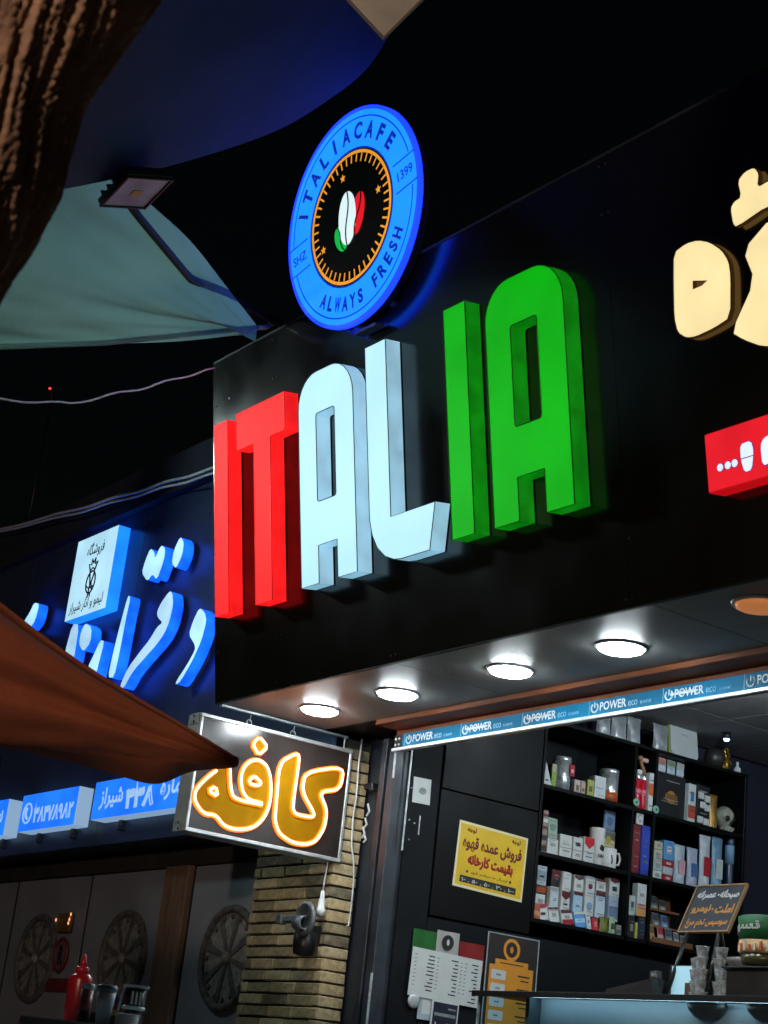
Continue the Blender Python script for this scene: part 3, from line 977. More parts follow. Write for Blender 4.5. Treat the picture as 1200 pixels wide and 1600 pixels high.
# ------------------------------------------------------------------ neighbouring shop
YP = 4.53
nb = thing('neighbour_shop', 'dark blue neighbouring shopfront with raised lit lettering', 'building', WD, (-10.0, 4.8, 0.12))
M_bp = mat('dark_blue_composite', (0.045, 0.070, 0.15), 0.33, spec=0.5, var=0.25, vscale=2, rvar=0.08, bump=0.03, bscale=5)
M_bp2 = mat('dark_grey_fascia_band', (0.035, 0.045, 0.07), 0.45, var=0.3, vscale=4)
for a, b in ((-12.6, -10.93), (-10.93, -9.27), (-9.27, -7.88), (-7.88, -6.862)):
    part('sign_panel', MB().box(a + .002, b - .002, YP, YP + .03, 2.50 - .22, 4.42, .001), M_bp, nb)
part('upper_band', MB().box(-12.6, -6.862, YP - .05, YP + .05, 4.423, 4.69, .004), M_bp2, nb)
part('panel_backing', MB().box(-12.6, -6.86, YP + .031, YP + .06, 2.28, 4.68), M_cab, nb)
part('shop_soffit', MB().box(-12.6, -7.535, YP + .0, 4.86, 2.262, 2.279), M_cab, nb)
part('side_wall', MB().box(-12.8, -12.6, YP, 9.0, 0.12, 4.68), M_dark, nb)
part('roof', MB().box(-12.8, -6.86, YP + .06, 9.0, 4.68, 4.74), M_cab, nb)
part('door_header', MB().box(-12.6, -7.535, 4.72, 4.82, 2.16, 2.262), mat('dark_brown_header', (0.035, 0.030, 0.028), 0.7, var=0.3), nb)
part('wall_behind_doors', MB().box(-12.6, -7.54, 4.84, 4.95, 0.12, 2.26), M_dark, nb)
part('door_post', MB().box(-8.665, -8.40, 4.70, 4.80, 0.12, 2.159, .005), mat('brown_stained_wood', (0.20, 0.12, 0.08), 0.6, var=0.3, vscale=12, stretch=(3, 3, .3)), nb)

M_door = mat('grey_painted_door', (0.25, 0.265, 0.31), 0.6, var=0.15, vscale=3, bump=0.05)
M_orn = mat('weathered_wheel_ornament', (0.10, 0.095, 0.09), 0.8, var=0.5, vscale=25, bump=0.4, bscale=60)
M_orn2 = mat('pale_wheel_spoke', (0.24, 0.23, 0.22), 0.75, var=0.4, vscale=25)
for k, (a, b, wx, lab) in enumerate(((-11.6, -10.72, None, 'grey shop door at the far left edge, mostly out of view'),
                                     (-10.71, -9.66, -10.25, 'grey shop door with a wheel ornament, behind the red sauce bottle'),
                                     (-9.64, -8.68, -9.083, 'grey shop door with a wheel ornament, left of the brown post'),
                                     (-8.385, -7.545, -7.91, 'grey shop door with a wheel ornament, partly behind the brick pillar'))):
    d = thing('shop_door', lab, 'door', LS(4.74), ((a + b) / 2, .13, 0), 'grey doors of the neighbouring shop')
    part('leaf', MB().box(a, b, .13, 2.155, -.05, 0.0, .004), M_door, d)
    part('joint_strip', MB().box(a - .008, a - .001, .13, 2.155, -.05, .006, .001), M_blackpl, d)
    if wx is None:
        continue
    zc, rr = 1.655, .275
    wd_ = part('wheel_disc', MB().prism(circle(wx, zc, rr - .03, 40), .001, .006), M_orn2, d)
    part('wheel_rim', MB().tube([(p[0], p[1], .010) for p in circle(wx, zc, rr - .018, 40)], .022, 8, closed=True), M_orn, wd_)
    part('hub', MB().lathe([(.032, 0), (.030, .02), (.016, .03), (0, .032)], (wx, zc, .004), 16, 'z'), M_orn2, wd_)
    for q in range(8):
        an = R(22.5 + 45 * q) + .12
        c, s = math.cos(an), math.sin(an)
        w0, w1 = .010, .024
        part('spoke', MB().prism([(wx + c * .03 - s * w0, zc + s * .03 + c * w0), (wx + c * .03 + s * w0, zc + s * .03 - c * w0),
                                  (wx + c * .245 + s * w1, zc + s * .245 - c * w1), (wx + c * .245 - s * w1, zc + s * .245 + c * w1)], .004, .012), M_orn, wd_)
    for q in range(16):
        an = R(22.5 * q)
        part('stud', MB().lathe([(.016, 0), (.013, .008), (0, .010)], (wx + .215 * math.cos(an), zc + .215 * math.sin(an), .006), 8, 'z'), M_orn, wd_)
    part('vent_slot', MB().box(wx - .13, wx + .02, 1.17, 1.18, .0, .004), M_blackpl, d)

# reflections at the first doors, built as solid sign, plaque and glowing lantern
ps = thing('reflected_sign', 'reflection of a round red ringed sign and red plaque, built as a solid sign', 'sign', LS(4.735), (-9.87, 1.55, 0))
M_redp = mat('dim_red_reflection', (0.16, 0.018, 0.022), 0.55, var=0.3, vscale=20)
part('disc', MB().prism(circle(-9.88, 1.675, .088, 32, .105), .006, .012), mat('pinkish_reflection', (0.16, 0.12, 0.125), 0.5, var=0.2), ps)
part('ring', MB().tube([(p[0], p[1], .013) for p in circle(-9.88, 1.675, .082, 32, .098)], .012, 6, closed=True), M_redp, ps)
part('lettering', put_text(MB(), 'R', -9.915, -9.845, 1.615, 1.735, .0125, .04), M_blackpl, ps)
part('plaque', MB().box(-10.02, -9.72, 1.455, 1.535, .006, .014, .002), M_redp, ps)
lt = thing('reflected_lantern', 'reflection of a small warm lantern with glints, built as solid glowing parts on the shop door', 'lamp', LS(4.73), (-9.82, 1.80, 0))
part('reflection_back', MB().box(-9.96, -9.78, 1.81, 1.925, .01, .03, .004), mat('ochre_reflection', (0.16, 0.10, 0.03), 0.5, var=0.3), lt)
M_glint = mat('warm_glint', (0.8, 0.4, 0.2), 0.4, emit=(1.0, 0.36, 0.13), estr=1.3)  # orange glints put in as small glowing spots
for x, z in ((-9.775, 1.915), (-9.785, 1.885), (-9.792, 1.862), (-9.972, 1.885)):
    part('glint', MB().lathe([(.0, -.012), (.004, -.008), (.005, 0), (.004, .008), (.0, .012)], (x, z, .035), 10, 'y'), M_glint, lt)

# raised blue letters
M_nf = mat('ice_white_letter_face', (0.4, 0.5, 0.6), 0.4, emit=lin(172, 228, 250), estr=1.05, evar=0.15, vscale=6)
M_nf2 = mat('grey_letter_face', (0.45, 0.52, 0.6), 0.4, emit=lin(172, 218, 248), estr=0.92, evar=0.15, vscale=6)
M_ns = mat('bright_blue_letter_side', (0.02, 0.12, 0.5), 0.3, emit=(0.003, 0.075, 1.0), estr=2.2, evar=0.45, vscale=9)
NL = dict(
 dal=([(-8.228, 3.556), (-8.157, 3.516), (-8.123, 3.461), (-8.147, 3.352), (-8.221, 3.239), (-8.323, 3.136), (-8.375, 3.124), (-8.368, 3.148), (-8.267, 3.233), (-8.204, 3.305), (-8.221, 3.339), (-8.306, 3.408), (-8.28, 3.486)], 'curved comma shaped lit letter nearest the red letters'),
 qaf=([(-8.624, 3.726), (-8.585, 3.706), (-8.553, 3.635), (-8.565, 3.533), (-8.607, 3.462), (-8.68, 3.408), (-8.781, 3.358), (-8.939, 3.276), (-9.017, 3.188), (-9.076, 3.203), (-9.004, 3.312), (-8.872, 3.398), (-8.784, 3.45), (-8.714, 3.518), (-8.65, 3.536), (-8.72, 3.578), (-8.744, 3.615), (-8.709, 3.668)], 'long hooked lit letter sweeping down to the left under the dots'),
 alef=([(-9.165, 3.795), (-9.125, 3.775), (-9.141, 3.641), (-9.152, 3.426), (-9.17, 3.275), (-9.257, 3.286), (-9.24, 3.439), (-9.21, 3.597)], 'straight upright lit stroke right of the lower logo box corner'),
 dd=([(-8.964, 4.061), (-8.897, 4.02), (-8.884, 3.976), (-8.828, 4.054), (-8.766, 4.021), (-8.757, 3.951), (-8.81, 3.827), (-8.88, 3.88), (-8.935, 3.843), (-9.026, 3.914), (-9.008, 3.987)], 'pair of joined diamond dots right of the white logo box'),
 d1=([(-8.597, 4.061), (-8.54, 4.015), (-8.534, 3.934), (-8.587, 3.858), (-8.652, 3.904), (-8.651, 3.984)], 'single lit diamond dot right of the joined pair'),
 al2=([(-9.904, 3.73), (-9.80, 3.71), (-9.79, 3.479), (-9.83, 3.25), (-9.96, 3.27), (-9.944, 3.55)], 'lit stroke directly under the logo box, cut by the umbrella'),
 blob=([(-9.712, 3.706), (-9.606, 3.661), (-9.584, 3.559), (-9.67, 3.509), (-9.752, 3.571), (-9.754, 3.656)], 'small rounded lit dot under the logo box'),
 tooth=([(-9.45, 3.553), (-9.387, 3.536), (-9.424, 3.357), (-9.44, 3.2), (-9.58, 3.2), (-9.557, 3.403), (-9.526, 3.44)], 'short lit tooth of a letter just above the umbrella edge'),
 far=([(-10.59, 3.994), (-10.496, 3.97), (-10.515, 3.852), (-10.598, 3.805), (-10.717, 3.87), (-10.633, 3.932)], 'small curved lit letter end at the far left above the umbrella'))
for k, (ol, lab) in NL.items():
    lit_letter(ol, [], LS(YP), .028, .10, M_nf if k not in ('qaf', 'blob', 'al2') else M_nf2, M_ns, 'blue ' + lab, 'raised blue letters of the neighbouring shop', 1)

# square logo box
lb = thing('logo_box', 'square white lit logo box with a dark fruit emblem', 'sign', LS(YP), (-9.75, 3.765, .01))
part('body', MB().box(-10.035, -9.46, 3.765, 4.321, .012, .0985, .004), mat('blue_box_side', (0.02, 0.15, 0.4), 0.35, emit=(0.008, 0.17, 1.0), estr=1.6, evar=0.2, vscale=6), lb)
lbf_ = part('face', MB().box(-10.033, -9.462, 3.767, 4.319, .0986, .1004), mat('white_box_face', (0.5, 0.6, 0.65), 0.4, emit=lin(178, 226, 248), estr=1.0, evar=0.12, vscale=4), lb)
M_ink = mat('dark_navy_print', (0.004, 0.010, 0.04), 0.5)
part('lettering', put_text(MB(), fa('فروشگاه'), -9.86, -9.62, 4.16, 4.27, .1006, .012), M_ink, lbf_)
part('lettering', put_text(MB(), fa('لیمو و انار شیراز'), -9.99, -9.52, 3.795, 3.885, .1006, .008), M_ink, lbf_)
em = MB()
ex, ey = -9.735, 4.03
em.tube([(ex + .062 * math.cos(a), ey - .045 + .075 * math.sin(a), .1012) for a in [R(15 * k) for k in range(24)]], .006, 6, closed=True)
em.tube([(ex - .03, ey + .02, .1012), (ex - .005, ey - .06, .1012), (ex - .01, ey - .115, .1012)], .006, 6)
em.tube([(ex + .035, ey + .015, .1012), (ex + .008, ey - .05, .1012), (ex + .03, ey - .1, .1012)], .006, 6)
em.tube([(ex - .06, ey - .06, .1012), (ex - .02, ey - .085, .1012), (ex + .055, ey - .075, .1012)], .005, 6)
part('fruit_emblem', em, M_ink, lbf_)
em = MB()
cr = []
for q in range(9):
    a = R(160 - 140 * q / 8)
    rr_ = .085 if q % 2 else .05
    cr.append((ex + rr_ * math.cos(a) * .9, ey + .035 + rr_ * math.sin(a), .1012))
em.tube([(ex - .025, ey + .02, .1012)] + cr + [(ex + .025, ey + .02, .1012)], .006, 6)
em.tube([(ex - .022, ey + .04, .1012), (ex, ey + .055, .1012), (ex + .022, ey + .04, .1012)], .005, 6)
part('fruit_crown', em, M_ink, lbf_)
for dx, dz in ((-.01, -.125), (.012, -.12)):
    part('emblem_root', MB().tube([(ex + dx, ey + dz, .1012), (ex + dx * 1.5, ey + dz - .025, .1012)], .006, 6), M_ink, lbf_)

# blue light boxes under the letters
M_bf = mat('sky_blue_box_face', (0.02, 0.12, 0.4), 0.4, emit=(0.010, 0.13, 0.85), estr=1.5, evar=0.2, vscale=4)
M_bs = mat('white_box_end', (0.4, 0.5, 0.6), 0.45, emit=lin(165, 205, 240), estr=0.55)
M_bw = mat('pale_blue_print', (0.5, 0.6, 0.7), 0.5, emit=lin(165, 210, 250), estr=0.75)


def light_box(x0, x1, z0, z1, label):
    t = thing('blue_light_box', label, 'sign', LS(YP), ((x0 + x1) / 2, z0, 0), 'blue light boxes along the neighbouring shop')
    part('body', MB().box(x0, x1, z0, z1, .002, .0985, .003), M_bs, t)
    part('face', MB().box(x0 + .002, x1 - .002, z0 + .002, z1 - .002, .0986, .1005), M_bf, t)
    for q in (.2, .8):
        part('bracket', MB().box(x0 + (x1 - x0) * q - .02, x0 + (x1 - x0) * q + .02, z0 - .06, z0 - .001, .0, .03, .002), M_steel, t)
    return t


t = light_box(-10.185, -9.392, 2.396, 2.630, 'blue light box with a pale telephone number')
part('lettering', put_text(MB(), '۳۸۴۷۸۹۸۲', -9.985, -9.43, 2.44, 2.58, .1008, .045), M_bw, t)
ph = MB()
ph.tube([(p[0], p[1], .1010) for p in circle(-10.08, 2.51, .062, 24)], .006, 6, closed=True)
ph.tube([(-10.09, 2.545, .1010), (-10.105, 2.52, .1010), (-10.095, 2.49, .1010), (-10.07, 2.475, .1010)], .010, 6)
part('phone_symbol', ph, M_bw, t)
t = light_box(-9.172, -7.95, 2.408, 2.632, 'wide blue light box with an address, partly behind the neon sign')
part('lettering', put_text(MB(), fa('شیراز'), -9.09, -8.80, 2.46, 2.59, .1008, .03), M_bw, t)
part('lettering', put_text(MB(), '۴۳۸', -8.77, -8.42, 2.44, 2.66 - .04, .1008, .06), M_bw, t)
part('lettering', put_text(MB(), fa('شماره'), -8.36, -8.0, 2.46, 2.60, .1008, .03), M_bw, t)
t = light_box(-11.25, -10.405, 2.390, 2.628, 'blue light box cut off by the left edge')
part('lettering', put_text(MB(), fa('سیب'), -10.75, -10.46, 2.44, 2.56, .1008, .03), M_bw, t)

# white wires
for pts, r, lab in (([(-5.728, 2.017, 3.317), (-6.016, 2.515, 3.545), (-6.191, 2.921, 3.811), (-6.351, 3.312, 4.089)], .0042, 'single white wire sagging from the left to the fascia top corner'),
                    ([(-11.883, 4.40, 4.736), (-10.187, 4.40, 4.565), (-9.078, 4.40, 4.472), (-8.2, 4.40, 4.40), (-7.0, 4.40, 4.32)], .009, 'upper of two parallel pale cables across the neighbouring sign'),
                    ([(-11.883, 4.38, 4.715), (-10.187, 4.38, 4.525), (-9.078, 4.38, 4.430), (-8.2, 4.38, 4.35), (-7.0, 4.38, 4.26)], .008, 'lower of two parallel pale cables across the neighbouring sign')):
    P = [Vector(p) for p in pts]
    fine = []
    for i in range(len(P) - 1):
        for k in range(8):
            s = k / 8
            q = P[i].lerp(P[i + 1], s)
            q.z += .006 * math.sin(9 * (i + s)) 
            fine.append(tuple(q))
    fine.append(tuple(P[-1]))
    solo('wire', MB().tube(fine, r, 6), M_cable, lab, 'wire', WD, pts[0])

# ------------------------------------------------------------------ canopy sheets, pipe and floodlights overhead
def coons_sheet(P, Q, nu, nv, amp, seed, sag):
    """sheet between two edge curves P and Q with folds and sag"""
    P = [Vector(p) for p in P]
    Q = [Vector(q) for q in Q]

    def ev(C_, s):
        f = s * (len(C_) - 1)
        i = min(int(f), len(C_) - 2)
        u = f - i
        K = [C_[max(0, min(len(C_) - 1, i + k))] for k in (-1, 0, 1, 2)]
        return 0.5 * ((2 * K[1]) + (K[2] - K[0]) * u + (2 * K[0] - 5 * K[1] + 4 * K[2] - K[3]) * u * u + (3 * K[1] - K[0] - 3 * K[2] + K[3]) * u ** 3)

    def fn(s, t):
        p = ev(P, s).lerp(ev(Q, s), t)
        w = math.sin(math.pi * t) * sag
        n1 = noise.noise(Vector((s * 1.6 + seed, t * 3.2, seed)))
        n2 = noise.noise(Vector((s * 4 + seed, t * 9 + s * 3, seed + 4)))
        return p + Vector((0, 0, -w + amp * n1 + amp * .35 * n2))
    return MB().grid(fn, nu, nv)


M_tarp = mat('grey_teal_tarpaulin', (0.20, 0.36, 0.35), 0.75, var=0.22, vscale=3, bump=0.35, bscale=45)
_nt = M_tarp.node_tree
_tl = _nt.nodes.new('ShaderNodeBsdfTranslucent')
_tl.inputs[0].default_value = (0.30, 0.55, 0.50, 1)
_mx = _nt.nodes.new('ShaderNodeMixShader')
_mx.inputs[0].default_value = 0.45
_nt.links.new(_nt.nodes['Principled BSDF'].outputs[0], _mx.inputs[1])
_nt.links.new(_tl.outputs[0], _mx.inputs[2])
_nt.links.new(_mx.outputs[0], _nt.nodes['Material Output'].inputs[0])
M_navyc = mat('dark_canopy_cloth', (0.050, 0.060, 0.16), 0.8, var=0.15, vscale=3, bump=0.2, bscale=50)
tp = thing('tarpaulin', 'grey teal tarpaulin stretched between the tree and the fascia corner', 'tarpaulin', WD, (-6.156, 3.395, 4.261))
part('sheet', coons_sheet([(-6.482, 1.695, 3.637), (-6.40, 2.2, 3.80), (-6.32, 2.75, 4.0), (-6.156, 3.395, 4.261)],
                          [(-5.35, 1.6, 4.15), (-5.70, 2.2, 4.42), (-6.00, 2.85, 4.47), (-6.15, 3.392, 4.268)], 80, 48, .05, 3.1, .06), M_tarp, tp)
part('hem', MB().tube([(-6.482, 1.695, 3.637), (-6.40, 2.2, 3.80), (-6.32, 2.75, 4.0), (-6.156, 3.395, 4.261)], .012, 6), M_tarp, tp)
part('hook', MB().tube([(-6.156, 3.395, 4.261), (-6.20, 3.46, 4.30), (-6.24, 3.53, 4.37)], .012, 6), M_bare, tp)
cs = thing('canopy_sheet', 'dark cloth canopy overhead catching the blue light of the round sign', 'canopy', WD, (-4.582, 2.841, 4.63))
CS_P = [(-5.222, 1.915, 3.958), (-5.232, 2.37, 4.251), (-5.311, 2.799, 4.6), (-5.268, 3.047, 4.847), (-5.076, 3.147, 5.021), (-4.63, 3.025, 5.125)]
CS_Q = [(-3.651, 0.859, 3.663), (-3.444, 1.071, 3.856), (-3.436, 1.296, 4.091), (-3.405, 1.531, 4.325), (-3.351, 1.776, 4.558), (-3.274, 2.027, 4.786)]
M_ffr0 = mat('dark_seam_tape', (0.02, 0.02, 0.05), 0.8)
part('sheet', coons_sheet(CS_P, CS_Q, 60, 40, .03, 8.3, -.10), M_navyc, cs)
solo('canopy_pipe', MB().tube([(-5.80, 2.30, 4.52), (-5.95, 2.658, 4.42), (-6.10, 3.0, 4.33), (-6.22, 3.55, 4.36)], .018, 10), M_blackpl,
     'thin dark pipe carrying the tarpaulin towards the fascia corner', 'pipe', WD, (-6.22, 3.55, 4.36))


def floodlight(corners, thick, label, m_face, m_frame, chip, rod_top):
    P = [Vector(c) for c in corners]
    c = sum(P, Vector()) / 4
    e1 = (P[1] - P[0]).normalized()
    nrm = e1.cross(P[3] - P[0]).normalized()
    if nrm.dot(Vector((0, 0, 1)) - c) < 0:
        nrm = -nrm
    if nrm.dot(Vector((0, 0, 1.0)) - c) < 0:
        nrm = -nrm
    e2 = nrm.cross(e1).normalized()
    w = ((P[1] - P[0]).length + (P[2] - P[3]).length) / 4
    h = ((P[3] - P[0]).length + (P[2] - P[1]).length) / 4
    fr = frame(c, e1, e2, nrm)
    t = thing('floodlight', label, 'lamp', fr, (0, 0, -thick), 'floodlights hung under the canopy')
    part('housing', MB().box(-w, w, -h, h, -thick, -.004, .006), m_frame, t)
    part('front_glass', MB().box(-w * .90, w * .90, -h * .88, h * .88, -.004, .0), m_face, t)
    for s in (-1, 1):
        part('bezel', MB().box(-w, w, s * h * .94 - h * .055, s * h * .94 + h * .055, -.0039, .006, .002), m_frame, t)
        part('bezel', MB().box(s * w * .95 - w * .045, s * w * .95 + w * .045, -h * .87, h * .87, -.0039, .006, .002), m_frame, t)
    if chip:
        part('led_chip', MB().box(-w * .2, w * .16, -h * .2, h * .2, .0002, .003, .001), chip, t)
    for k in range(5):
        x = -w * .8 + k * w * .4
        part('cooling_fin', MB().box(x - .004, x + .004, -h * .85, h * .85, -thick - .025, -thick - .0005), m_frame, t)
    inv = fr.inverted()
    top = inv @ Vector(rod_top)
    part('hanger_rod', MB().tube([(0, 0, -thick - .02), tuple(top)], .008, 6), m_frame, t)
    return t


M_ffr = mat('floodlight_casing', (0.03, 0.03, 0.04), 0.5, var=0.2)
M_fgl = mat('floodlight_glass', (0.55, 0.58, 0.78), 0.5, var=0.25, vscale=10)
M_fgl2 = mat('beige_diffuser', (0.42, 0.38, 0.32), 0.45, var=0.15, vscale=10)
floodlight([(-5.311, 2.191, 4.04), (-5.103, 2.193, 4.084), (-5.127, 2.381, 4.168), (-5.334, 2.389, 4.12)], .03,
           'unlit floodlight with a yellow chip hung beside the tarpaulin', M_fgl, M_ffr, mat('yellow_led_chip', (0.65, 0.5, 0.18), 0.4), (-5.45, 2.30, 4.45))
floodlight([(-3.828, 2.401, 4.136), (-3.847, 2.237, 4.232), (-3.713, 2.296, 4.345), (-3.693, 2.464, 4.246)], .05,
           'beige faced floodlight at the top edge of the view', M_fgl2, mat('grey_floodlight_casing', (0.10, 0.10, 0.095), 0.5, var=0.2), None, (-3.75, 2.3, 4.75))

# assumed, unseen floodlight and street lamp, added to light tarpaulin, trunk and awning
fl = thing('assumed_floodlight', 'assumed lit white floodlight on a pole out of view at the left, added to light the tarpaulin', 'lamp', WD, (-9.1, 2.33, 0.12))  # unseen assumed light, also placed for the glow on the fascia's left end
part('pole', MB().tube([(-9.1, 2.33, 0.12), (-9.1, 2.33, 4.27)], .03, 10), M_steel, fl)
part('housing', MB().box(-9.16, -9.09, 2.18, 2.48, 4.24, 4.46, .008), M_ffr, fl)
part('lens', MB().box(-9.089, -9.086, 2.20, 2.46, 4.26, 4.44), mat('assumed_floodlight_lens', emit=(0.78, 1.0, 0.97), estr=270.0), fl)
sl = thing('assumed_street_lamp', 'assumed street lamp with a warm globe behind the viewer, added to light the trunk and awning', 'lamp', WD, (0.8, -3.2, 0.0))  # unseen assumed light behind the camera, added for trunk and awning
part('pole', MB().lathe([(.07, 0), (.06, .4), (.04, .5), (.035, 2.8)], (0.8, -3.2, 0), 14, 'z'), M_steel, sl)
part('globe', MB().lathe([(.14 * math.sin(R(a)), 2.94 - .14 * math.cos(R(a))) for a in range(8, 181, 12)] + [(0, 3.08)], (0.8, -3.2, 0), 20, 'z'),
     mat('assumed_warm_globe', emit=(1.0, 0.78, 0.62), estr=950.0), sl)
part('collar', MB().lathe([(.04, 2.76), (.075, 2.80), (.06, 2.81)], (0.8, -3.2, 0), 14, 'z'), M_steel, sl)

# small red lamp far behind
rl = thing('far_red_lamp', 'tiny red lamp far off in the dark at the left', 'lamp', WD, (-12.071, 4.85, 6.174))
part('bulb', MB().lathe([(0, -.011), (.009, -.007), (.011, 0), (.009, .007), (0, .011)], (-12.071, 4.85, 6.174), 10, 'z'), mat('red_bulb', emit=(1.0, 0.02, 0.02), estr=3.0), rl)
part('rod', MB().tube([(-12.071, 4.88, 4.74), (-12.071, 4.88, 6.15)], .012, 6), M_blackpl, rl)

# ------------------------------------------------------------------ tree
tree = thing('tree', 'rough brown tree trunk leaning across the upper left corner', 'tree', WD, (-3.55, 0.44, 0.0))
AX = [Vector(p) + Vector((-.023, -.019, .024)) for p in ((-3.55, .43, -.05), (-2.95, .53, 1.03), (-2.52, .595, 1.70), (-2.272, .634, 2.093), (-2.14, .655, 2.30), (-2.008, .675, 2.508), (-1.88, .70, 2.75), (-1.70, .75, 3.2), (-1.45, .85, 4.0), (-1.35, .95, 5.0))]
RD = [.30, .235, .205, .190, .188, .190, .185, .175, .15, .11]


def axis(s):
    f = s * (len(AX) - 1)
    i = min(int(f), len(AX) - 2)
    return AX[i].lerp(AX[i + 1], f - i), RD[i] + (RD[i + 1] - RD[i]) * (f - i), (AX[i + 1] - AX[i]).normalized()


def bark(a, s):
    p, r, t = axis(s)
    b1 = t.cross(Vector((0, 1, 0))).normalized()
    b2 = t.cross(b1).normalized()
    an = a * 2 * math.pi
    d = b1 * math.cos(an) + b2 * math.sin(an)
    L_ = s * 6.0
    q = Vector((math.cos(an + L_ * .45) * 3.2, math.sin(an + L_ * .45) * 3.2, L_ * .95))
    big = noise.noise(Vector((math.cos(an) * 1.2, math.sin(an) * 1.2, L_ * 1.6))) * .03
    wv = noise.noise(q * 1.6) * .5
    rid = abs(noise.noise(Vector((q.x * 2.3 + wv, q.y * 2.3 + wv, q.z * 1.3)))) 
    rid2 = abs(noise.noise(Vector((q.x * 5.0 - wv, q.y * 5.0, q.z * 3.0 + wv))))
    rid3 = abs(noise.noise(Vector((q.x * 10 + wv, q.y * 10, q.z * 6.5))))
    fine = (min(rid3, .25) - .1) * .020 + noise.noise(Vector((q.x * 30, q.y * 30, q.z * 26))) * .0016
    return p + d * (r + big + (min(rid, .30) - .15) * .045 + (min(rid2, .3) - .12) * .020 + fine)


tm = MB().grid(bark, 320, 640)
bmesh.ops.remove_doubles(tm.bm, verts=tm.bm.verts, dist=1e-5)
M_bark = mat('brown_bark', (0.24, 0.135, 0.080), 0.9, var=0.5, vscale=9, bump=0.5, bscale=55, stretch=(1.4, 1.4, .6))
part('trunk', tm, M_bark, tree)
lm = MB()
lm.tube([(-1.40, .92, 4.6), (-1.7, 1.0, 5.1), (-2.2, 1.05, 5.8), (-2.5, 1.1, 6.6)], .09, 10, r1=.03)
lm.tube([(-1.35, .95, 4.9), (-1.0, .9, 5.6), (-.7, .8, 6.4)], .10, 10, r1=.03)
lm.tube([(-1.36, .95, 4.8), (-1.3, .5, 5.5), (-1.4, .2, 6.5)], .08, 10, r1=.03)
part('limbs', lm, M_bark, tree)
lf = MB()
rng = random.Random(3)
for _ in range(2600):
    c = Vector((-1.5 + rng.gauss(0, .75), .8 + rng.gauss(0, .6), 6.6 + rng.gauss(0, .42)))
    a = Vector((rng.uniform(-1, 1), rng.uniform(-1, 1), rng.uniform(-.6, .6))).normalized() * .06
    b = a.cross(Vector((rng.uniform(-1, 1), rng.uniform(-1, 1), 1))).normalized() * .025
    vs = [lf.bm.verts.new(c - a), lf.bm.verts.new(c + b), lf.bm.verts.new(c + a), lf.bm.verts.new(c - b)]
    lf.bm.faces.new(vs)
part('crown', lf, mat('leaf_green', (0.05, 0.09, 0.03), 0.6, var=0.3), tree)

# ------------------------------------------------------------------ rust red awning pulled to a point
um = thing('fabric_awning', 'rust red fabric awning pulled to a point in front of the neon sign', 'awning', WD, (-3.91, 2.276, 1.83))
M_par = mat('rust_red_canvas', (0.30, 0.075, 0.030), 0.8, var=0.15, vscale=4, bump=0.25, bscale=150)
A_top = [(-3.909, 2.276, 1.838), (-3.941, 2.135, 1.892), (-3.969, 1.965, 1.951), (-3.986, 1.773, 2.019), (-3.981, 1.576, 2.096), (-3.928, 1.277, 2.197), (-3.837, 0.911, 2.291), (-3.70, .40, 2.40)]
A_mid = [(-3.909, 2.283, 1.819), (-3.941, 2.169, 1.804), (-3.973, 2.046, 1.799), (-3.99, 1.923, 1.792), (-4.009, 1.793, 1.779), (-4.024, 1.662, 1.761), (-3.999, 1.405, 1.722), (-3.948, 1.086, 1.679), (-3.86, .55, 1.60)]
A_low = [(-3.928, 2.292, 1.815), (-4.003, 2.207, 1.795), (-4.055, 2.127, 1.75), (-4.083, 1.977, 1.761), (-4.083, 1.832, 1.764), (-4.062, 1.679, 1.757), (-4.037, 1.42, 1.721), (-3.986, 1.098, 1.678), (-3.90, .56, 1.60)]


def crv(pts, s_):
    f = s_ * (len(pts) - 1)
    i = min(int(f), len(pts) - 2)
    u = f - i
    P = [Vector(pts[max(0, min(len(pts) - 1, i + k))]) for k in (-1, 0, 1, 2)]
    return 0.5 * ((2 * P[1]) + (P[2] - P[0]) * u + (2 * P[0] - 5 * P[1] + 4 * P[2] - P[3]) * u * u + (3 * P[1] - P[0] - 3 * P[2] + P[3]) * u ** 3)


def aw_main(s_, t_):
    p = crv(A_mid, s_).lerp(crv(A_top, s_), t_)
    ripple = (.020 * math.sin(t_ * 9.0 + s_ * 2.0) + .010 * math.sin(t_ * 21 + 1.0 + s_ * 3)) * min(1, s_ * 2.2) * math.sin(math.pi * min(1, max(0, t_))) ** .5
    bulge = .10 * math.sin(math.pi * t_) * min(1, s_ * 1.8)
    out = Vector((.93, -.36, -.05))
    return p + out * (ripple + bulge) + Vector((0, 0, .004 * noise.noise(Vector((s_ * 9, t_ * 9, 2)))))


def aw_flap(s_, t_):
    p = crv(A_low, s_).lerp(crv(A_mid, s_), t_)
    return p + Vector((.93, -.36, 0)) * (.012 * math.sin(math.pi * t_) * min(1, s_ * 6))


part('main_sheet', MB().grid(aw_main, 110, 60), M_par, um)
part('turned_under_flap', MB().grid(aw_flap, 110, 10), M_par, um)
part('top_hem', MB().tube([tuple(crv(A_top, k / 50)) for k in range(51)], .006, 8), M_par, um)
for off_ in (.055, .075):
    part('stitch_line', MB().tube([tuple(aw_main(k / 60, 1 - off_ - .02 * k / 60) + Vector((.93, -.36, 0)) * .002) for k in range(2, 61)], .0016, 5), mat('dark_thread', (0.10, 0.028, 0.012), 0.9), um)
part('tip', MB().lathe([(0, -.016), (.010, -.011), (.013, 0), (.010, .011), (0, .016)], (-3.913, 2.282, 1.829), 12, 'z'), M_par, um)

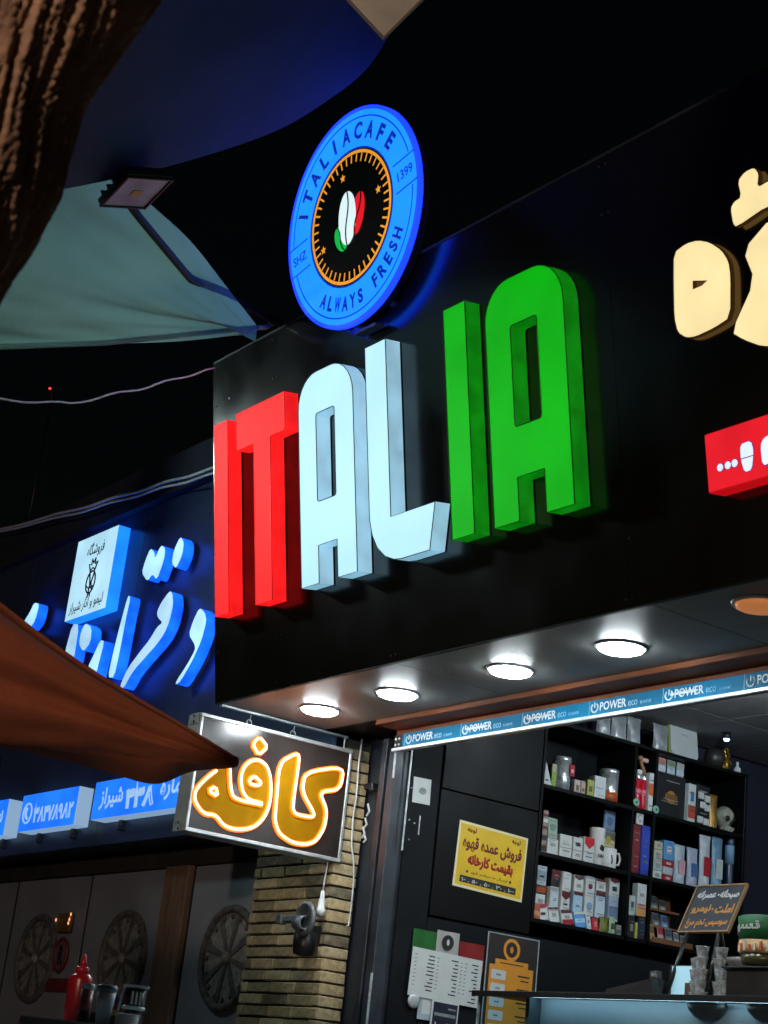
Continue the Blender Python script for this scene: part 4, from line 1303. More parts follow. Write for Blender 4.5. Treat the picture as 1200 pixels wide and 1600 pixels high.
# ------------------------------------------------------------------ condiment stand at the lower left
ca = math.atan2(.292, .148)
CF = Matrix.Translation((-4.264, 1.973, 0)) @ Matrix.Rotation(ca, 4, 'Z')
st = thing('condiment_stand', 'glass topped stand carrying sauces at the lower left', 'stand', CF, (.45, .25, 0))
M_glassedge = mat('pale_glass_edge', (0.30, 0.42, 0.46), 0.15, var=0.2, vscale=15)
part('top', MB().box(-.02, 1.0, 0, .55, 1.105, 1.128, .003), M_glassedge, st)
part('apron', MB().box(.01, .97, .02, .53, 1.03, 1.104, .003), M_steel, st)
for x in (.03, .93):
    for y in (.04, .49):
        part('leg', MB().box(x - .02, x + .02, y - .02, y + .02, 0, 1.029, .003), M_steel, st)
ZT = 1.128
kb = thing('sauce_bottle', 'red squeeze bottle with a pointed nozzle on the stand', 'bottle', WD, (-4.462, 2.207, ZT))
M_ket = mat('red_squeeze_plastic', (0.42, 0.012, 0.018), 0.3, spec=0.5, var=0.15, vscale=12)
K = (-4.462, 2.207, ZT)
part('body', MB().lathe([(.030, 0), (.033, .004), (.033, .118), (.031, .126), (.022, .134), (.017, .137)], K, 28, 'z'), M_ket, kb)
part('cap', MB().lathe([(.019, .1365), (.019, .150), (.016, .154), (.012, .155)], K, 24, 'z'), M_ket, kb)
part('nozzle', MB().lathe([(.011, .1545), (.008, .170), (.003, .188), (.002, .189)], K, 20, 'z'), M_ket, kb)


def shaker(c, r, h, mb_, ml, mc, label, taper=1.0):
    t = thing('condiment_jar', label, 'jar', WD, c, 'small jars on the condiment stand')
    part('body', MB().lathe([(r * .92, 0), (r, .003), (r * taper, h * .86)], c, 22, 'z'), mb_, t)
    part('contents', MB().lathe([(r * 1.003, h * .02), (r * 1.006, h * .32)], c, 22, 'z'), mc, t)
    part('lid', MB().lathe([(r * taper * 1.05, h * .862), (r * taper * 1.06, h * .98), (r * taper * .98, h), (r * .6, h * 1.002)], c, 22, 'z'), ml, t)
    return t


M_bluew = mat('blue_white_plastic', (0.62, 0.72, 0.80), 0.4, var=0.1)
M_greyj = mat('grey_translucent_jar', (0.30, 0.31, 0.32), 0.35, var=0.15)
M_pep = mat('dark_pepper', (0.03, 0.025, 0.02), 0.9, var=0.5, vscale=80)
shaker((-4.336, 2.169, ZT), .017, .105, mat('pinkish_jar', (0.34, 0.10, 0.10), 0.35, var=0.2), M_bluew, M_pep, 'small jar with reddish contents right of the sauce bottle')
shaker((-4.371, 2.211, ZT), .016, .105, M_greyj, M_bluew, M_pep, 'small grey jar between the reddish jar and the paper cup')
pc = thing('paper_cup', 'pale blue paper cup with a lid on the condiment stand', 'cup', WD, (-4.268, 2.193, ZT))
C0 = (-4.268, 2.193, ZT)
part('cup_wall', MB().lathe([(.019, 0), (.0215, .05), (.0225, .051), (.026, .088)], C0, 26, 'z'), M_bluew, pc)
part('lid', MB().lathe([(.028, .0885), (.0285, .096), (.026, .104), (.022, .105)], C0, 26, 'z'), mat('slate_lid', (0.20, 0.28, 0.36), 0.4), pc)
bx = thing('colourful_carton', 'small carton with purple, orange and yellow bands behind the paper cup', 'carton', Matrix.Translation((-4.386, 2.289, ZT)) @ Matrix.Rotation(ca, 4, 'Z'), (0, 0, 0))
for i, cc in enumerate(((120, 40, 22), (60, 50, 30), (190, 150, 30), (150, 45, 40), (70, 40, 120))):
    part('printed_band', MB().box(-.022, .022, -.014, .014, .016 * i + (.0 if i == 0 else .0003), .016 * (i + 1), .0005), mat('carton_band_%d' % i, lin(*cc), 0.5, var=0.1), bx)
bw = thing('ridged_bowl', 'white ridged bowl at the front of the condiment stand', 'bowl', WD, (-4.238, 2.249, ZT))
C0 = (-4.238, 2.249, ZT)
prof = []
for i in range(9):
    prof += [(.031 + .0012 * (i % 2), .004 * i)]
part('ridged_wall', MB().lathe(prof + [(.034, .036), (.030, .037)], C0, 30, 'z', smooth=False), M_white, bw)
ft = MB()
tw = thing('dark_coffee_maker', 'small black coffee maker with pale bars behind the white bowl', 'coffee maker', Matrix.Translation((-4.32, 2.307, ZT)) @ Matrix.Rotation(ca, 4, 'Z'), (0, 0, 0))
part('body', MB().lathe([(.03, 0), (.026, .04), (.022, .05), (.028, .062), (.030, .11)], (0, 0, 0), 20, 'z'), M_blackpl, tw)
part('top_plate', MB().box(-.034, .036, -.03, .03, .1105, .118, .003), M_white, tw)
for i in range(4):
    part('slat', MB().box(-.010 + .011 * i, -.004 + .011 * i, -.034, -.029, .066, .100), M_white, tw)
part('handle', MB().tube([(-.032, -.01, .115), (-.036, -.012, .085), (-.040, -.012, .045)], .004, 6), M_white, tw)
part('band', MB().lathe([(.0285, .052), (.032, .054), (.032, .060), (.0285, .062)], (0, 0, 0), 20, 'z'), M_white, tw)

# ------------------------------------------------------------------ notices on the side wall
S4 = SW(-6.4)
M_paper = mat('white_paper', (0.60, 0.64, 0.64), 0.7, var=0.06, vscale=12)
M_yel = mat('yellow_print', lin(226, 186, 18), 0.5, var=0.10, vscale=8)
M_dred = mat('dark_red_print', lin(112, 14, 22), 0.5)
M_inkb = mat('black_ink', (0.012, 0.012, 0.014), 0.6)
nt = thing('yellow_notice', 'yellow notice with red handwriting style script on the black cabinet', 'notice', S4 @ Matrix.Translation((5.218, 2.172, 0)) @ Matrix.Rotation(R(-1.9), 4, 'Z'), (0, 0, 0))
part('sheet', MB().box(-.217, .217, -.156, .156, .0, .003, .0006), mat('cream_notice_border', lin(235, 228, 180), 0.5), nt)
pf_ = part('print_field', MB().box(-.205, .205, -.144, .144, .0031, .0038), M_yel, nt)
part('lettering', put_text(MB(), fa('توجه'), -.165, -.108, .105, .132, .0039, .03), M_dred, pf_)
part('lettering', put_text(MB(), fa('توجه'), .115, .172, .105, .132, .0039, .03), M_dred, pf_)
part('lettering', put_text(MB(), fa('فروش عمده قهوه'), -.185, .185, .018, .092, .0039, .035), M_dred, pf_)
part('lettering', put_text(MB(), fa('بقیمت کارخانه'), -.145, .140, -.055, .012, .0039, .06), mat('bright_red_print', lin(168, 18, 28), 0.5), pf_)
part('lettering', put_text(MB(), fa('ارسال به سراسر شهر'), -.12, .11, -.085, -.067, .0039, .005), mat('olive_print', lin(120, 100, 20), 0.5), pf_)
part('black_strip', MB().box(-.180, .170, -.130, -.098, .0039, .0045), M_inkb, pf_)
part('lettering', put_text(MB(), '۱۰ . ۵۰ . ۵۰ . ۳۰ . ۱۰۰', -.17, .16, -.125, -.103, .0046, .03), M_paper, pf_)
for x in (-.14, .13):
    part('dot', MB().prism(circle(x, -.076, .007, 10), .0039, .0045), M_inkb, pf_)
pp = thing('switch_paper', 'white paper with a grey round print on the door jamb', 'paper', S4 @ Matrix.Translation((4.766, 2.427, -.0035)) @ Matrix.Rotation(R(2), 4, 'Z'), (0, 0, 0))
part('sheet', MB().box(-.052, .052, -.060, .060, .0, .002), M_paper, pp)
M_gprint = mat('grey_print', (0.22, 0.26, 0.27), 0.6, var=0.3, vscale=60)
part('print', MB().prism(circle(.005, .0, .022, 20, .017), .0021, .0026), M_gprint, pp)
part('print', MB().prism(smooth_loop([(-.02, -.012), (.01, -.006), (.004, .004), (-.014, .002)], 1), .0027, .003), M_gprint, pp)
fg = thing('flag_banner', 'green, white and red cloth banner with a round emblem above the price list', 'banner', S4, (5.01, 1.69, -.003))


def cloth(y0, y1, z0, z1, k):
    return MB().grid(lambda a, b: (y0 + (y1 - y0) * a, z0 + (z1 - z0) * b, .004 + .004 * math.sin(a * 9 + k) * (.4 + .6 * b)), 16, 10)


part('green_field', cloth(4.795, 4.931, 1.66, 1.795, 0), mat('green_flag_cloth', lin(20, 92, 32), 0.8, var=0.1), fg)
part('white_field', cloth(4.931, 5.069, 1.66, 1.808, 1), mat('white_flag_cloth', (0.42, 0.42, 0.38), 0.8, var=0.1), fg)
part('red_field', cloth(5.069, 5.225, 1.65, 1.775, 2), mat('red_flag_cloth', lin(128, 22, 22), 0.8, var=0.1), fg)
part('emblem', MB().prism(circle(4.997, 1.758, .034, 24), .009, .0105), M_inkb, fg)
part('emblem_bean', MB().prism(circle(4.997, 1.758, .008, 16, .014), .0106, .0114), M_paper, fg)
mn = thing('price_list', 'white price list sheet with columns of small dark print', 'paper', S4 @ Matrix.Translation((5.0, 1.60, .012)) @ Matrix.Rotation(R(-1.5), 4, 'Z'), (0, 0, 0))
ms_ = part('sheet', MB().box(-.208, .208, -.108, .108, .0, .002), M_paper, mn)
rg = random.Random(5)
for cx, n_ in ((-.075, 10), (.065, 10), (.185, 11)):
    for i in range(n_):
        z = .080 - i * .017
        w = rg.uniform(.018, .045)
        part('print_line', MB().box(cx - w, cx, z - .0028, z + .0028, .0021, .0024), M_inkb, ms_)
for cx in (-.185, -.055, .085, .110):
    for i in range(9):
        z = .078 - i * .017
        part('print_figure', MB().box(cx - .006, cx + .006, z - .0022, z + .0022, .0021, .0024), M_gprint, ms_)
op = thing('orange_price_poster', 'dark framed orange price poster with white boxes and a round emblem', 'poster', S4, (5.395, 1.25, -.003))
M_org = mat('orange_print', lin(222, 148, 44), 0.5, var=0.08)
part('sheet', MB().box(5.243, 5.556, 1.25, 1.842, .0, .004), mat('dark_brown_print', (0.020, 0.014, 0.012), 0.5), op)
for a in ((5.239, 5.243, 1.25, 1.846), (5.556, 5.561, 1.25, 1.846), (5.2431, 5.5559, 1.8421, 1.846)):
    part('frame_line', MB().box(a[0], a[1], a[2], a[3], .0, .006), M_alu, op)
of_ = part('orange_field', MB().box(5.262, 5.535, 1.255, 1.700, .0041, .005), M_org, op)
part('orange_step', MB().box(5.295, 5.500, 1.7003, 1.728, .0041, .005), M_org, op)
part('emblem_ring', MB().prism(smooth_loop([(5.39 + .055 * math.cos(R(45 * k + 22)), 1.778 + .055 * math.sin(R(45 * k + 22))) for k in range(8)], 1), .0051, .006, [circle(5.39, 1.778, .036, 24)]), M_org, op)
part('emblem_bean', MB().prism(circle(5.39, 1.778, .010, 16, .016), .0051, .006), M_org, op)
for i in range(5):
    z = 1.655 - i * .062
    part('price_box', MB().prism(rounded(5.275, 5.365, z - .022, z + .022, .008, 2), .0051, .006), M_paper, of_)
    part('print_line', MB().box(5.44, 5.515, z + .004, z + .011, .0051, .0056), M_inkb, of_)
    part('print_line', MB().box(5.46, 5.51, z - .016, z - .010, .0051, .0056), M_inkb, of_)
    part('print_figure', MB().box(5.305, 5.335, z - .004, z + .004, .0061, .0064), M_gprint, of_)
part('print_line', MB().box(5.325, 5.47, 1.709, 1.714, .0051, .0056), M_inkb, of_)
ds = thing('small_dark_sign', 'small dark blue sign with a white border below the price list', 'sign', S4 @ Matrix.Translation((5.008, 1.415, .016)) @ Matrix.Rotation(R(-1.5), 4, 'Z'), (0, 0, 0))
part('plate', MB().box(-.078, .078, -.078, .078, .0, .004), M_paper, ds)
part('dark_field', MB().box(-.070, .070, -.068, .070, .0041, .005), mat('ink_blue_print', (0.012, 0.014, 0.035), 0.5), ds)
part('lettering', put_text(MB(), fa('از اینجا'), -.055, .058, -.055, -.018, .0051, .05), M_paper, ds)
part('print_line', MB().box(-.062, .062, .010, .024, .0051, .0056), M_gprint, ds)
part('print_line', MB().box(.015, .06, .042, .050, .0051, .0056), M_gprint, ds)
sk = thing('payment_sticker', 'pale sticker card with a round grey badge at the lower left of the price list', 'sticker', S4 @ Matrix.Translation((4.87, 1.455, .006)), (0, 0, 0))
part('card', MB().box(-.01, .07, -.055, .052, .0, .002), mat('pale_blue_card', (0.36, 0.46, 0.54), 0.5, var=0.1), sk)
part('card_window', MB().box(.012, .062, -.03, .035, .0021, .003), M_paper, sk)
part('badge', MB().lathe([(.034, .003), (.032, .010), (.02, .012), (0, .0125)], (-.04, .02, 0), 20, 'z'), M_alu, sk)

# ------------------------------------------------------------------ goods on the shelves
M_sil = mat('silver_foil', (0.80, 0.85, 0.88), 0.20, metal=0.75, spec=0.9, var=0.25, vscale=30, bump=0.25, bscale=30)
_pc = [0]


def colm(c, rough=0.5):
    return mat('goods_%d_%d_%d' % c, lin(*c), rough, var=0.10, vscale=25)


def carton(b, body, bands, label, cat='carton', name='carton', depth=.06, zf=-.04, lean=0.0, tilt=0.0, group='goods on the cafe shelves'):
    """b: y0,y1,z0,z1; bands: list of (from, to, colour) as fractions of the height, printed fields on the front; 'v' bands are chevrons"""
    y0, y1, z0, z1 = b
    w, h = (y1 - y0) - .003, (z1 - z0) - .001
    M = S4 @ Matrix.Translation(((y0 + y1) / 2, z0 + .0005, zf)) @ Matrix.Rotation(lean, 4, 'X') @ Matrix.Rotation(tilt, 4, 'Z') @ Matrix.Rotation(R(3.2) * math.sin(y0 * 913 + z0 * 377), 4, 'Y')
    t = thing(name, label, cat, M, (0, 0, 0), group)
    part('box', MB().box(-w / 2, w / 2, 0, h, -depth, 0, min(.002, w * .05)), colm(body), t)
    bx_ = t.children[0]
    rp = random.Random(int(y0 * 9173 + z0 * 7919))
    light = sum(body) > 330
    for k_ in range(rp.choice((2, 3, 3, 4)) if h > .05 else 1):
        zz_ = h * rp.uniform(.1, .92)
        ww_ = w * rp.uniform(.15, .38)
        xx_ = w * rp.uniform(-.08, .08)
        cc2 = rp.choice(((70, 76, 84), (110, 118, 124), (150, 40, 46), (60, 96, 150)) if light else ((150, 150, 146), (120, 110, 90)))
        part('small_print', MB().box(xx_ - ww_, xx_ + ww_, zz_, zz_ + max(.0016, h * rp.uniform(.012, .035)), .0021, .0026), colm(cc2), bx_)
    for q in bands:
        a, c, cc = q[0], q[1], q[2]
        kind = q[3] if len(q) > 3 else 'b'
        k = .0006 + .0004 * (_pc[0] % 3)
        _pc[0] += 1
        if kind == 'v':
            part('printed_chevron', MB().prism([(-w * .47, h * c), (-w * .47, h * (a + (c - a) * .45)), (0, h * a), (w * .47, h * (a + (c - a) * .45)), (w * .47, h * c)][::-1], .0002, k), colm(cc), bx_)
        elif kind == 't':
            part('print', MB().box(-w * .22, w * .22, h * a, h * c, .0002, k + .0006), colm(cc), bx_)
        elif kind == 'o':
            part('printed_disc', MB().prism(circle(0, h * (a + c) / 2, min(w * .3, h * (c - a) / 2), 20), .0002, k + .0006), colm(cc), bx_)
        else:
            part('printed_band', MB().box(-w * .475, w * .475, h * a, h * c, .0002, k), colm(cc), bx_)
    return t


def tin(b, label, m, lid, bandc, name='tin', cat='tin', zf=-.04, prof=None, band=(.35, .8)):
    y0, y1, z0, z1 = b
    r = (y1 - y0) / 2
    h = z1 - z0 - .001
    M = S4 @ Matrix.Translation(((y0 + y1) / 2, z0 + .0005, zf - r))
    t = thing(name, label, cat, M, (0, 0, 0), 'goods on the cafe shelves')
    p = prof or [(r * .94, 0), (r * .97, h * .01), (r * .97, h * .86), (r * .93, h * .865)]
    tb_ = part('body', MB().lathe(p, (0, 0, 0), 22, 'y'), m, t)
    if lid:
        part('lid', MB().lathe([(r * .985, h * .868), (r, h * .875), (r, h * .985), (r * .96, h), (r * .5, h * 1.0)], (0, 0, 0), 22, 'y'), lid, t)
    if bandc:
        part('label_band', MB().lathe([(r * .974, h * band[0]), (r * .975, h * band[1])], (0, 0, 0), 22, 'y'), colm(bandc), tb_)
    return t


def pouch(b, label, m, name='foil_pouch', cat='pouch', zf=-.04, depth=.05, print_c=None):
    y0, y1, z0, z1 = b
    w, h = y1 - y0 - .004, z1 - z0 - .001
    M = S4 @ Matrix.Translation(((y0 + y1) / 2, z0 + .0005, zf - depth / 2))
    t = thing(name, label, cat, M, (0, 0, 0), 'goods on the cafe shelves')
    sd = y0 * 37

    def fn(sgn):
        def f(a, c):
            x = (a - .5) * w * (1 - .06 * math.sin(math.pi * c))
            th = depth / 2 * math.sin(math.pi * a) ** .6 * (1 - c ** 3) ** .8 * (.75 + .25 * math.cos(c * 2))
            return (x, c * h, sgn * (th + .003) + .004 * noise.noise(Vector((a * 7 + sd, c * 7, sgn + sd))) * math.sin(math.pi * a))
        return f
    mb = MB().grid(fn(1), 12, 14)
    mb.grid(lambda a, c: fn(-1)(1 - a, c), 12, 14)
    part('bag', mb, m, t)
    part('crimp', MB().box(-w * .47, w * .47, h * .93, h, -.004, .004, .001), m, t)
    if print_c:
        part('label_patch', MB().box(-w * .3, w * .3, h * .25, h * .6, depth / 2 + .0005, depth / 2 + .003), colm(print_c), t)
    return t


W = (205, 212, 210); WB = (186, 202, 214); RD_ = (172, 22, 34); DK = (24, 26, 30); BL = (60, 120, 190); DRD = (92, 20, 26); GY = (150, 158, 160)
# first shelf on the left
tc = thing('tent_card', 'white wedge shaped tent card at the left end of the top left shelf', 'card', S4, (5.574, 2.61, -.04), 'goods on the cafe shelves')
part('card', MB().prism([(5.546, 2.611), (5.604, 2.611), (5.556, 2.733)][::1], -.046, -.040), M_paper, tc)
part('print', MB().box(5.556, 5.58, 2.637, 2.644, -.0399, -.0394), M_inkb, tc)
carton((5.623, 5.655, 2.61, 2.74), (176, 168, 140), [(.02, .68, (130, 165, 50))], 'narrow lime green carton behind the large silver tin', depth=.05, zf=-.07)
tin((5.652, 5.753, 2.61, 2.787), 'large silver tin with a red label on the top left shelf', M_sil, M_sil, None)
o = carton((5.712, 5.748, 2.69, 2.75), RD_, [(.3, .6, W, 't')], 'red square label leaning on the large silver tin', 'label', 'label_card', depth=.002, zf=-.036)
carton((5.754, 5.797, 2.61, 2.682), (196, 178, 170), [(.25, .6, (120, 90, 80), 't')], 'first of two tiny pinkish cartons beside the large tin', depth=.03)
carton((5.800, 5.833, 2.61, 2.684), (190, 168, 158), [(.25, .5, (120, 80, 70), 'o')], 'second of two tiny pinkish cartons beside the large tin', depth=.03)
carton((5.843, 5.889, 2.61, 2.700), (170, 172, 84), [(.3, .6, (90, 100, 40), 't')], 'pale lime carton between the pinkish cartons and the red pack', depth=.035)
carton((5.892, 5.970, 2.61, 2.729), W, [(.0, 1.0, W), (.5, .98, RD_, 'v')], 'red and white pack left of the orange based tin', 'pack', 'pack', depth=.045)
tin((5.985, 6.090, 2.61, 2.789), 'silver tin with an orange base band on the top left shelf', M_sil, M_sil, (176, 84, 36), band=(.05, .32))
# second shelf on the left
carton((5.563, 5.598, 2.275, 2.489), (150, 132, 120), [(.05, .18, DK), (.3, .42, DK), (.55, .63, DRD), (.72, .8, W), (.86, .92, DRD)], 'tall narrow striped carton at the left of the second shelf', depth=.05)
carton((5.602, 5.677, 2.275, 2.357), W, [(.55, .7, GY, 't')], 'white carton under the greenish banknote card', depth=.06)
carton((5.602, 5.668, 2.357, 2.461), (150, 178, 160), [(.35, .75, (110, 148, 132), 'o'), (.1, .2, GY)], 'greenish banknote style card standing on a white carton', 'card', 'card', depth=.012, lean=R(-4))
carton((5.686, 5.767, 2.275, 2.392), W, [(.42, .46, GY), (.6, .75, (190, 200, 196), 't')], 'white carton right of the banknote card', depth=.06)
carton((5.773, 5.842, 2.275, 2.393), W, [(.42, .46, GY), (.62, .76, DK, 't')], 'white carton with a small dark print left of the red topped pack', depth=.06)
carton((5.847, 5.921, 2.275, 2.407), W, [(.55, .99, (200, 26, 34), 'v'), (.4, .44, GY)], 'red topped white pack on the second shelf left of the tall cup', 'pack', 'pack', depth=.045)
t = tin((5.93, 6.012, 2.275, 2.471), 'tall white cup with dark lettering on the second shelf', M_white, None, None, 'tall_cup', 'cup',
        prof=[(.031, 0), (.033, .003), (.041, .188), (.042, .194), (.038, .194), (.031, .02)])
part('lettering', put_text(MB(), 'KIIN', -.018, .018, .045, .062, .036, .02), M_inkb, t)
part('print', MB().prism(smooth_loop([(-.012, .085), (.016, .075), (.020, .10), (-.002, .115)], 1), .036, .0385), M_inkb, t)
mug = thing('mug', 'white mug with a round handle on the second shelf', 'mug', S4, (6.052, 2.275, -.075), 'goods on the cafe shelves')
part('body', MB().lathe([(.040, 0), (.043, .004), (.043, .104), (.0395, .104), (.038, .01)], (6.052, 2.2755, -.078), 26, 'y'), M_white, mug)
part('handle', MB().tube([(6.092, 2.362, -.070), (6.115, 2.364, -.066), (6.124, 2.335, -.064), (6.116, 2.306, -.066), (6.093, 2.303, -.070)], .006, 8), M_white, mug)
part('print', MB().tube([(6.035, 2.345, -.0335), (6.042, 2.32, -.0335), (6.038, 2.30, -.0335)], .003, 5), M_inkb, mug)
carton((6.008, 6.108, 2.384, 2.475), (150, 146, 120), [(.1, .5, (196, 188, 140)), (.5, .95, (96, 104, 96)), (.3, .7, (170, 150, 60), 'o')], 'printed photo box resting behind the mug rim', 'box', 'photo_box', depth=.05, zf=-.09)
carton((6.02, 6.102, 2.476, 2.584), (96, 120, 150), [(.12, .88, (120, 145, 178)), (.2, .7, (84, 104, 140), 'o')], 'blue grey picture card on top of the photo box', 'card', 'card', depth=.012, zf=-.09)
# third shelf on the left: packs in two tiers behind a leaning front row
tier = [((5.560, 5.626), [(2.018, 2.077, W, [(.3, .6, GY, 't')]), (2.077, 2.120, (60, 60, 40), [(.2, .8, (176, 60, 30))]), (2.120, 2.216, WB, [(.2, .75, (140, 160, 172)), (.4, .5, DK, 't')])]),
        ((5.656, 5.712), [(2.018, 2.127, W, [(.1, .9, (188, 204, 212)), (.85, .97, GY)]), (2.127, 2.212, DK, [(.45, .98, DRD)])]),
        ((5.727, 5.790), [(2.018, 2.117, W, [(.55, .99, DRD, 'v'), (.3, .4, DK, 't')]), (2.117, 2.212, W, [(.1, .95, (206, 214, 216)), (.35, .5, DK, 't')])]),
        ((5.808, 5.873), [(2.018, 2.127, (150, 186, 214), [(.05, .8, (172, 204, 224)), (.85, .99, DRD)]), (2.127, 2.209, W, [(.7, .98, DRD, 'v'), (.25, .45, GY, 't')])]),
        ((5.885, 5.953), [(2.018, 2.117, W, [(.25, .75, (128, 168, 204), 'o')]), (2.117, 2.215, W, [(.35, .65, (120, 16, 30), 'o'), (.9, .98, GY)])]),
        ((5.959, 6.026), [(2.018, 2.129, (176, 202, 222), [(.05, .9, (196, 214, 226)), (.6, .75, (80, 120, 170), 't')]), (2.129, 2.214, W, [(.0, .3, DRD), (.85, .99, DRD), (.45, .65, GY, 't')])]),
        ((6.050, 6.122), [(2.018, 2.14, (166, 182, 204), [(.1, .6, (110, 130, 160)), (.0, .08, W)]), (2.14, 2.233, W, [(.72, .99, DRD, 'v'), (.3, .55, DK, 't')])])]
ordn = ['first', 'second', 'third', 'fourth', 'fifth', 'sixth', 'seventh']
lev = {2: ['lower', 'upper'], 3: ['bottom', 'middle', 'top']}
for i, ((a, b), lst) in enumerate(tier):
    for j, (z0, z1, body, bands) in enumerate(lst):
        what = 'dark' if sum(body) < 200 else 'pale blue' if body[2] - body[0] > 15 else 'white'
        carton((a, b, z0, z1), body, bands, '%s pack, %s of the %s stack from the left on the third left shelf' % (what, lev[len(lst)][j], ordn[i]), 'pack', 'pack', depth=.045, zf=-.05)
front = [((5.526, 5.571, 1.95, 2.027), (176, 84, 50), [(.2, .5, (205, 140, 100))], 'orange pack leaning at the left end of the front row', R(-4)),
         ((5.558, 5.628, 1.95, 2.030), W, [(.7, .98, RD_, 'v'), (.3, .45, DK, 't')], 'white pack with a red chevron leaning beside the orange pack', R(9)),
         ((5.634, 5.700, 1.95, 2.028), W, [(.8, .95, DRD), (.35, .6, GY, 't')], 'white pack with a thin dark red top in the front row', R(9)),
         ((5.715, 5.795, 1.95, 2.028), W, [(.75, .98, DRD), (.0, .35, (150, 20, 30)), (.4, .6, GY, 't')], 'white pack with dark red top and foot in the front row', R(10)),
         ((5.802, 5.878, 1.95, 2.031), (90, 160, 220), [(.3, .55, (180, 220, 245)), (.8, .97, W)], 'bright blue pack leaning in the front row', R(10)),
         ((5.880, 5.914, 1.95, 2.026), W, [(.4, .6, GY, 't')], 'slim white pack between the blue pack and the red box', R(6)),
         ((5.918, 5.960, 1.95, 2.013), (196, 24, 40), [(.3, .7, (230, 120, 130), 't')], 'small red box in the front row', R(0))]
for b, body, bands, lab, tl in front:
    carton(b, body, bands, lab, 'pack', 'pack', depth=.022, zf=-.012, lean=R(-9), tilt=tl)
pouch((5.962, 6.025, 1.95, 2.025), 'olive green pouch right of the small red box', mat('olive_foil', lin(104, 108, 30), 0.35, var=0.3, vscale=30, bump=.2), zf=-.004, depth=.03)
pouch((6.026, 6.072, 1.95, 2.034), 'pale green pouch right of the olive pouch', mat('pale_green_foil', lin(160, 184, 150), 0.4, var=0.15, vscale=30), zf=-.006, depth=.025, print_c=(60, 80, 60))
carton((6.076, 6.112, 1.95, 2.0), (150, 146, 140), [(.15, .5, (90, 88, 84))], 'small grey carton at the right end of the front row', depth=.03, zf=-.01)
# narrow middle column
dm = -.027
for a, b, lab in ((6.188, 6.227, 'left of two tall red cans in the narrow middle column'), (6.228, 6.267, 'right of two tall red cans in the narrow middle column')):
    tin((a + dm, b + dm, 2.61, 2.787), lab, mat('red_can', lin(196, 24, 44), 0.3, var=0.1), M_sil, (225, 120, 130), 'drink_can', 'can', zf=-.008, band=(.42, .58))
carton((6.244, 6.279, 2.61, 2.811), W, [(.42, .72, (214, 104, 36))], 'tall white tube box with an orange band beside the red cans', depth=.03, zf=-.006)
fgm = thing('toy_figure', 'brown and pink toy figure perched above the red cans', 'toy', S4, (6.215, 2.788, -.03), 'goods on the cafe shelves')
part('torso', MB().tube([(6.225, 2.790, -.03), (6.218, 2.815, -.026), (6.205, 2.845, -.03), (6.196, 2.87, -.03)], .013, 8, r1=.009), mat('tan_toy', lin(150, 110, 70), 0.6, var=0.2), fgm)
part('head', MB().lathe([(0, 0), (.012, .004), (.016, .016), (.012, .028), (0, .032)], (6.194, 2.862, -.03), 14, 'y'), mat('tan_toy', lin(150, 110, 70), 0.6), fgm)
part('wing', MB().box(6.205, 6.25, 2.862, 2.884, -.04, -.02, .005), mat('pink_toy', lin(214, 168, 176), 0.6), fgm)
part('foot', MB().box(6.172, 6.205, 2.7885, 2.815, -.035, -.015, .006), M_white, fgm)
for y, z, lab in ((6.148, 2.612, 'mint green round token at the foot of the red cans'), (6.292, 2.60, 'mint green round token stuck on the right divider')):
    t = thing('mint_token', lab, 'token', S4, (y, z, .002), 'goods on the cafe shelves')
    part('token', MB().lathe([(.021, 0), (.021, .006), (.018, .008)], (y, z + .022, .0015), 18, 'z'), mat('mint_plastic', lin(130, 190, 165), 0.5), t)
    part('print', MB().lathe([(.008, .0081), (.007, .009)], (y, z + .022, .0015), 12, 'z'), colm((60, 90, 80)), t)
carton((6.152, 6.207, 2.275, 2.524), (112, 28, 34), [(.1, .9, (120, 32, 38))], 'dark red upright book in the narrow middle column', 'book', 'book', depth=.16, zf=-.008)
carton((6.212, 6.276, 2.275, 2.529), (40, 62, 160), [(.1, .9, (46, 72, 176))], 'royal blue upright book in the narrow middle column', 'book', 'book', depth=.16, zf=-.006)
carton((6.182, 6.235, 2.5295, 2.605), W, [(.2, .8, (90, 96, 100), 'o'), (.35, .65, W, 't')], 'white doodle card on top of the red and blue books', 'card', 'card', depth=.01, zf=-.02)
carton((6.156, 6.200, 2.060, 2.160), (190, 206, 200), [(.4, .7, (70, 90, 84), 't')], 'slim pale carton above the dark box in the middle column', depth=.03, zf=-.01)
carton((6.208, 6.276, 2.065, 2.230), W, [(.0, .38, (222, 158, 92)), (.6, .7, GY, 't')], 'white and orange tall pack in the middle column', 'pack', 'pack', depth=.04, zf=-.01)
carton((6.154, 6.203, 1.95, 2.060), (34, 28, 28), [(.3, .6, (150, 150, 146), 't')], 'dark box with a pale print at the foot of the middle column', 'box', 'box', depth=.05, zf=-.008)
carton((6.205, 6.222, 1.95, 2.030), (190, 190, 90), [], 'thin yellow box at the foot of the middle column', 'box', 'box', depth=.05, zf=-.006)
carton((6.225, 6.276, 1.95, 2.062), (22, 34, 48), [(.2, .75, (28, 44, 62))], 'dark blue box at the foot of the middle column', 'box', 'box', depth=.05, zf=-.008)
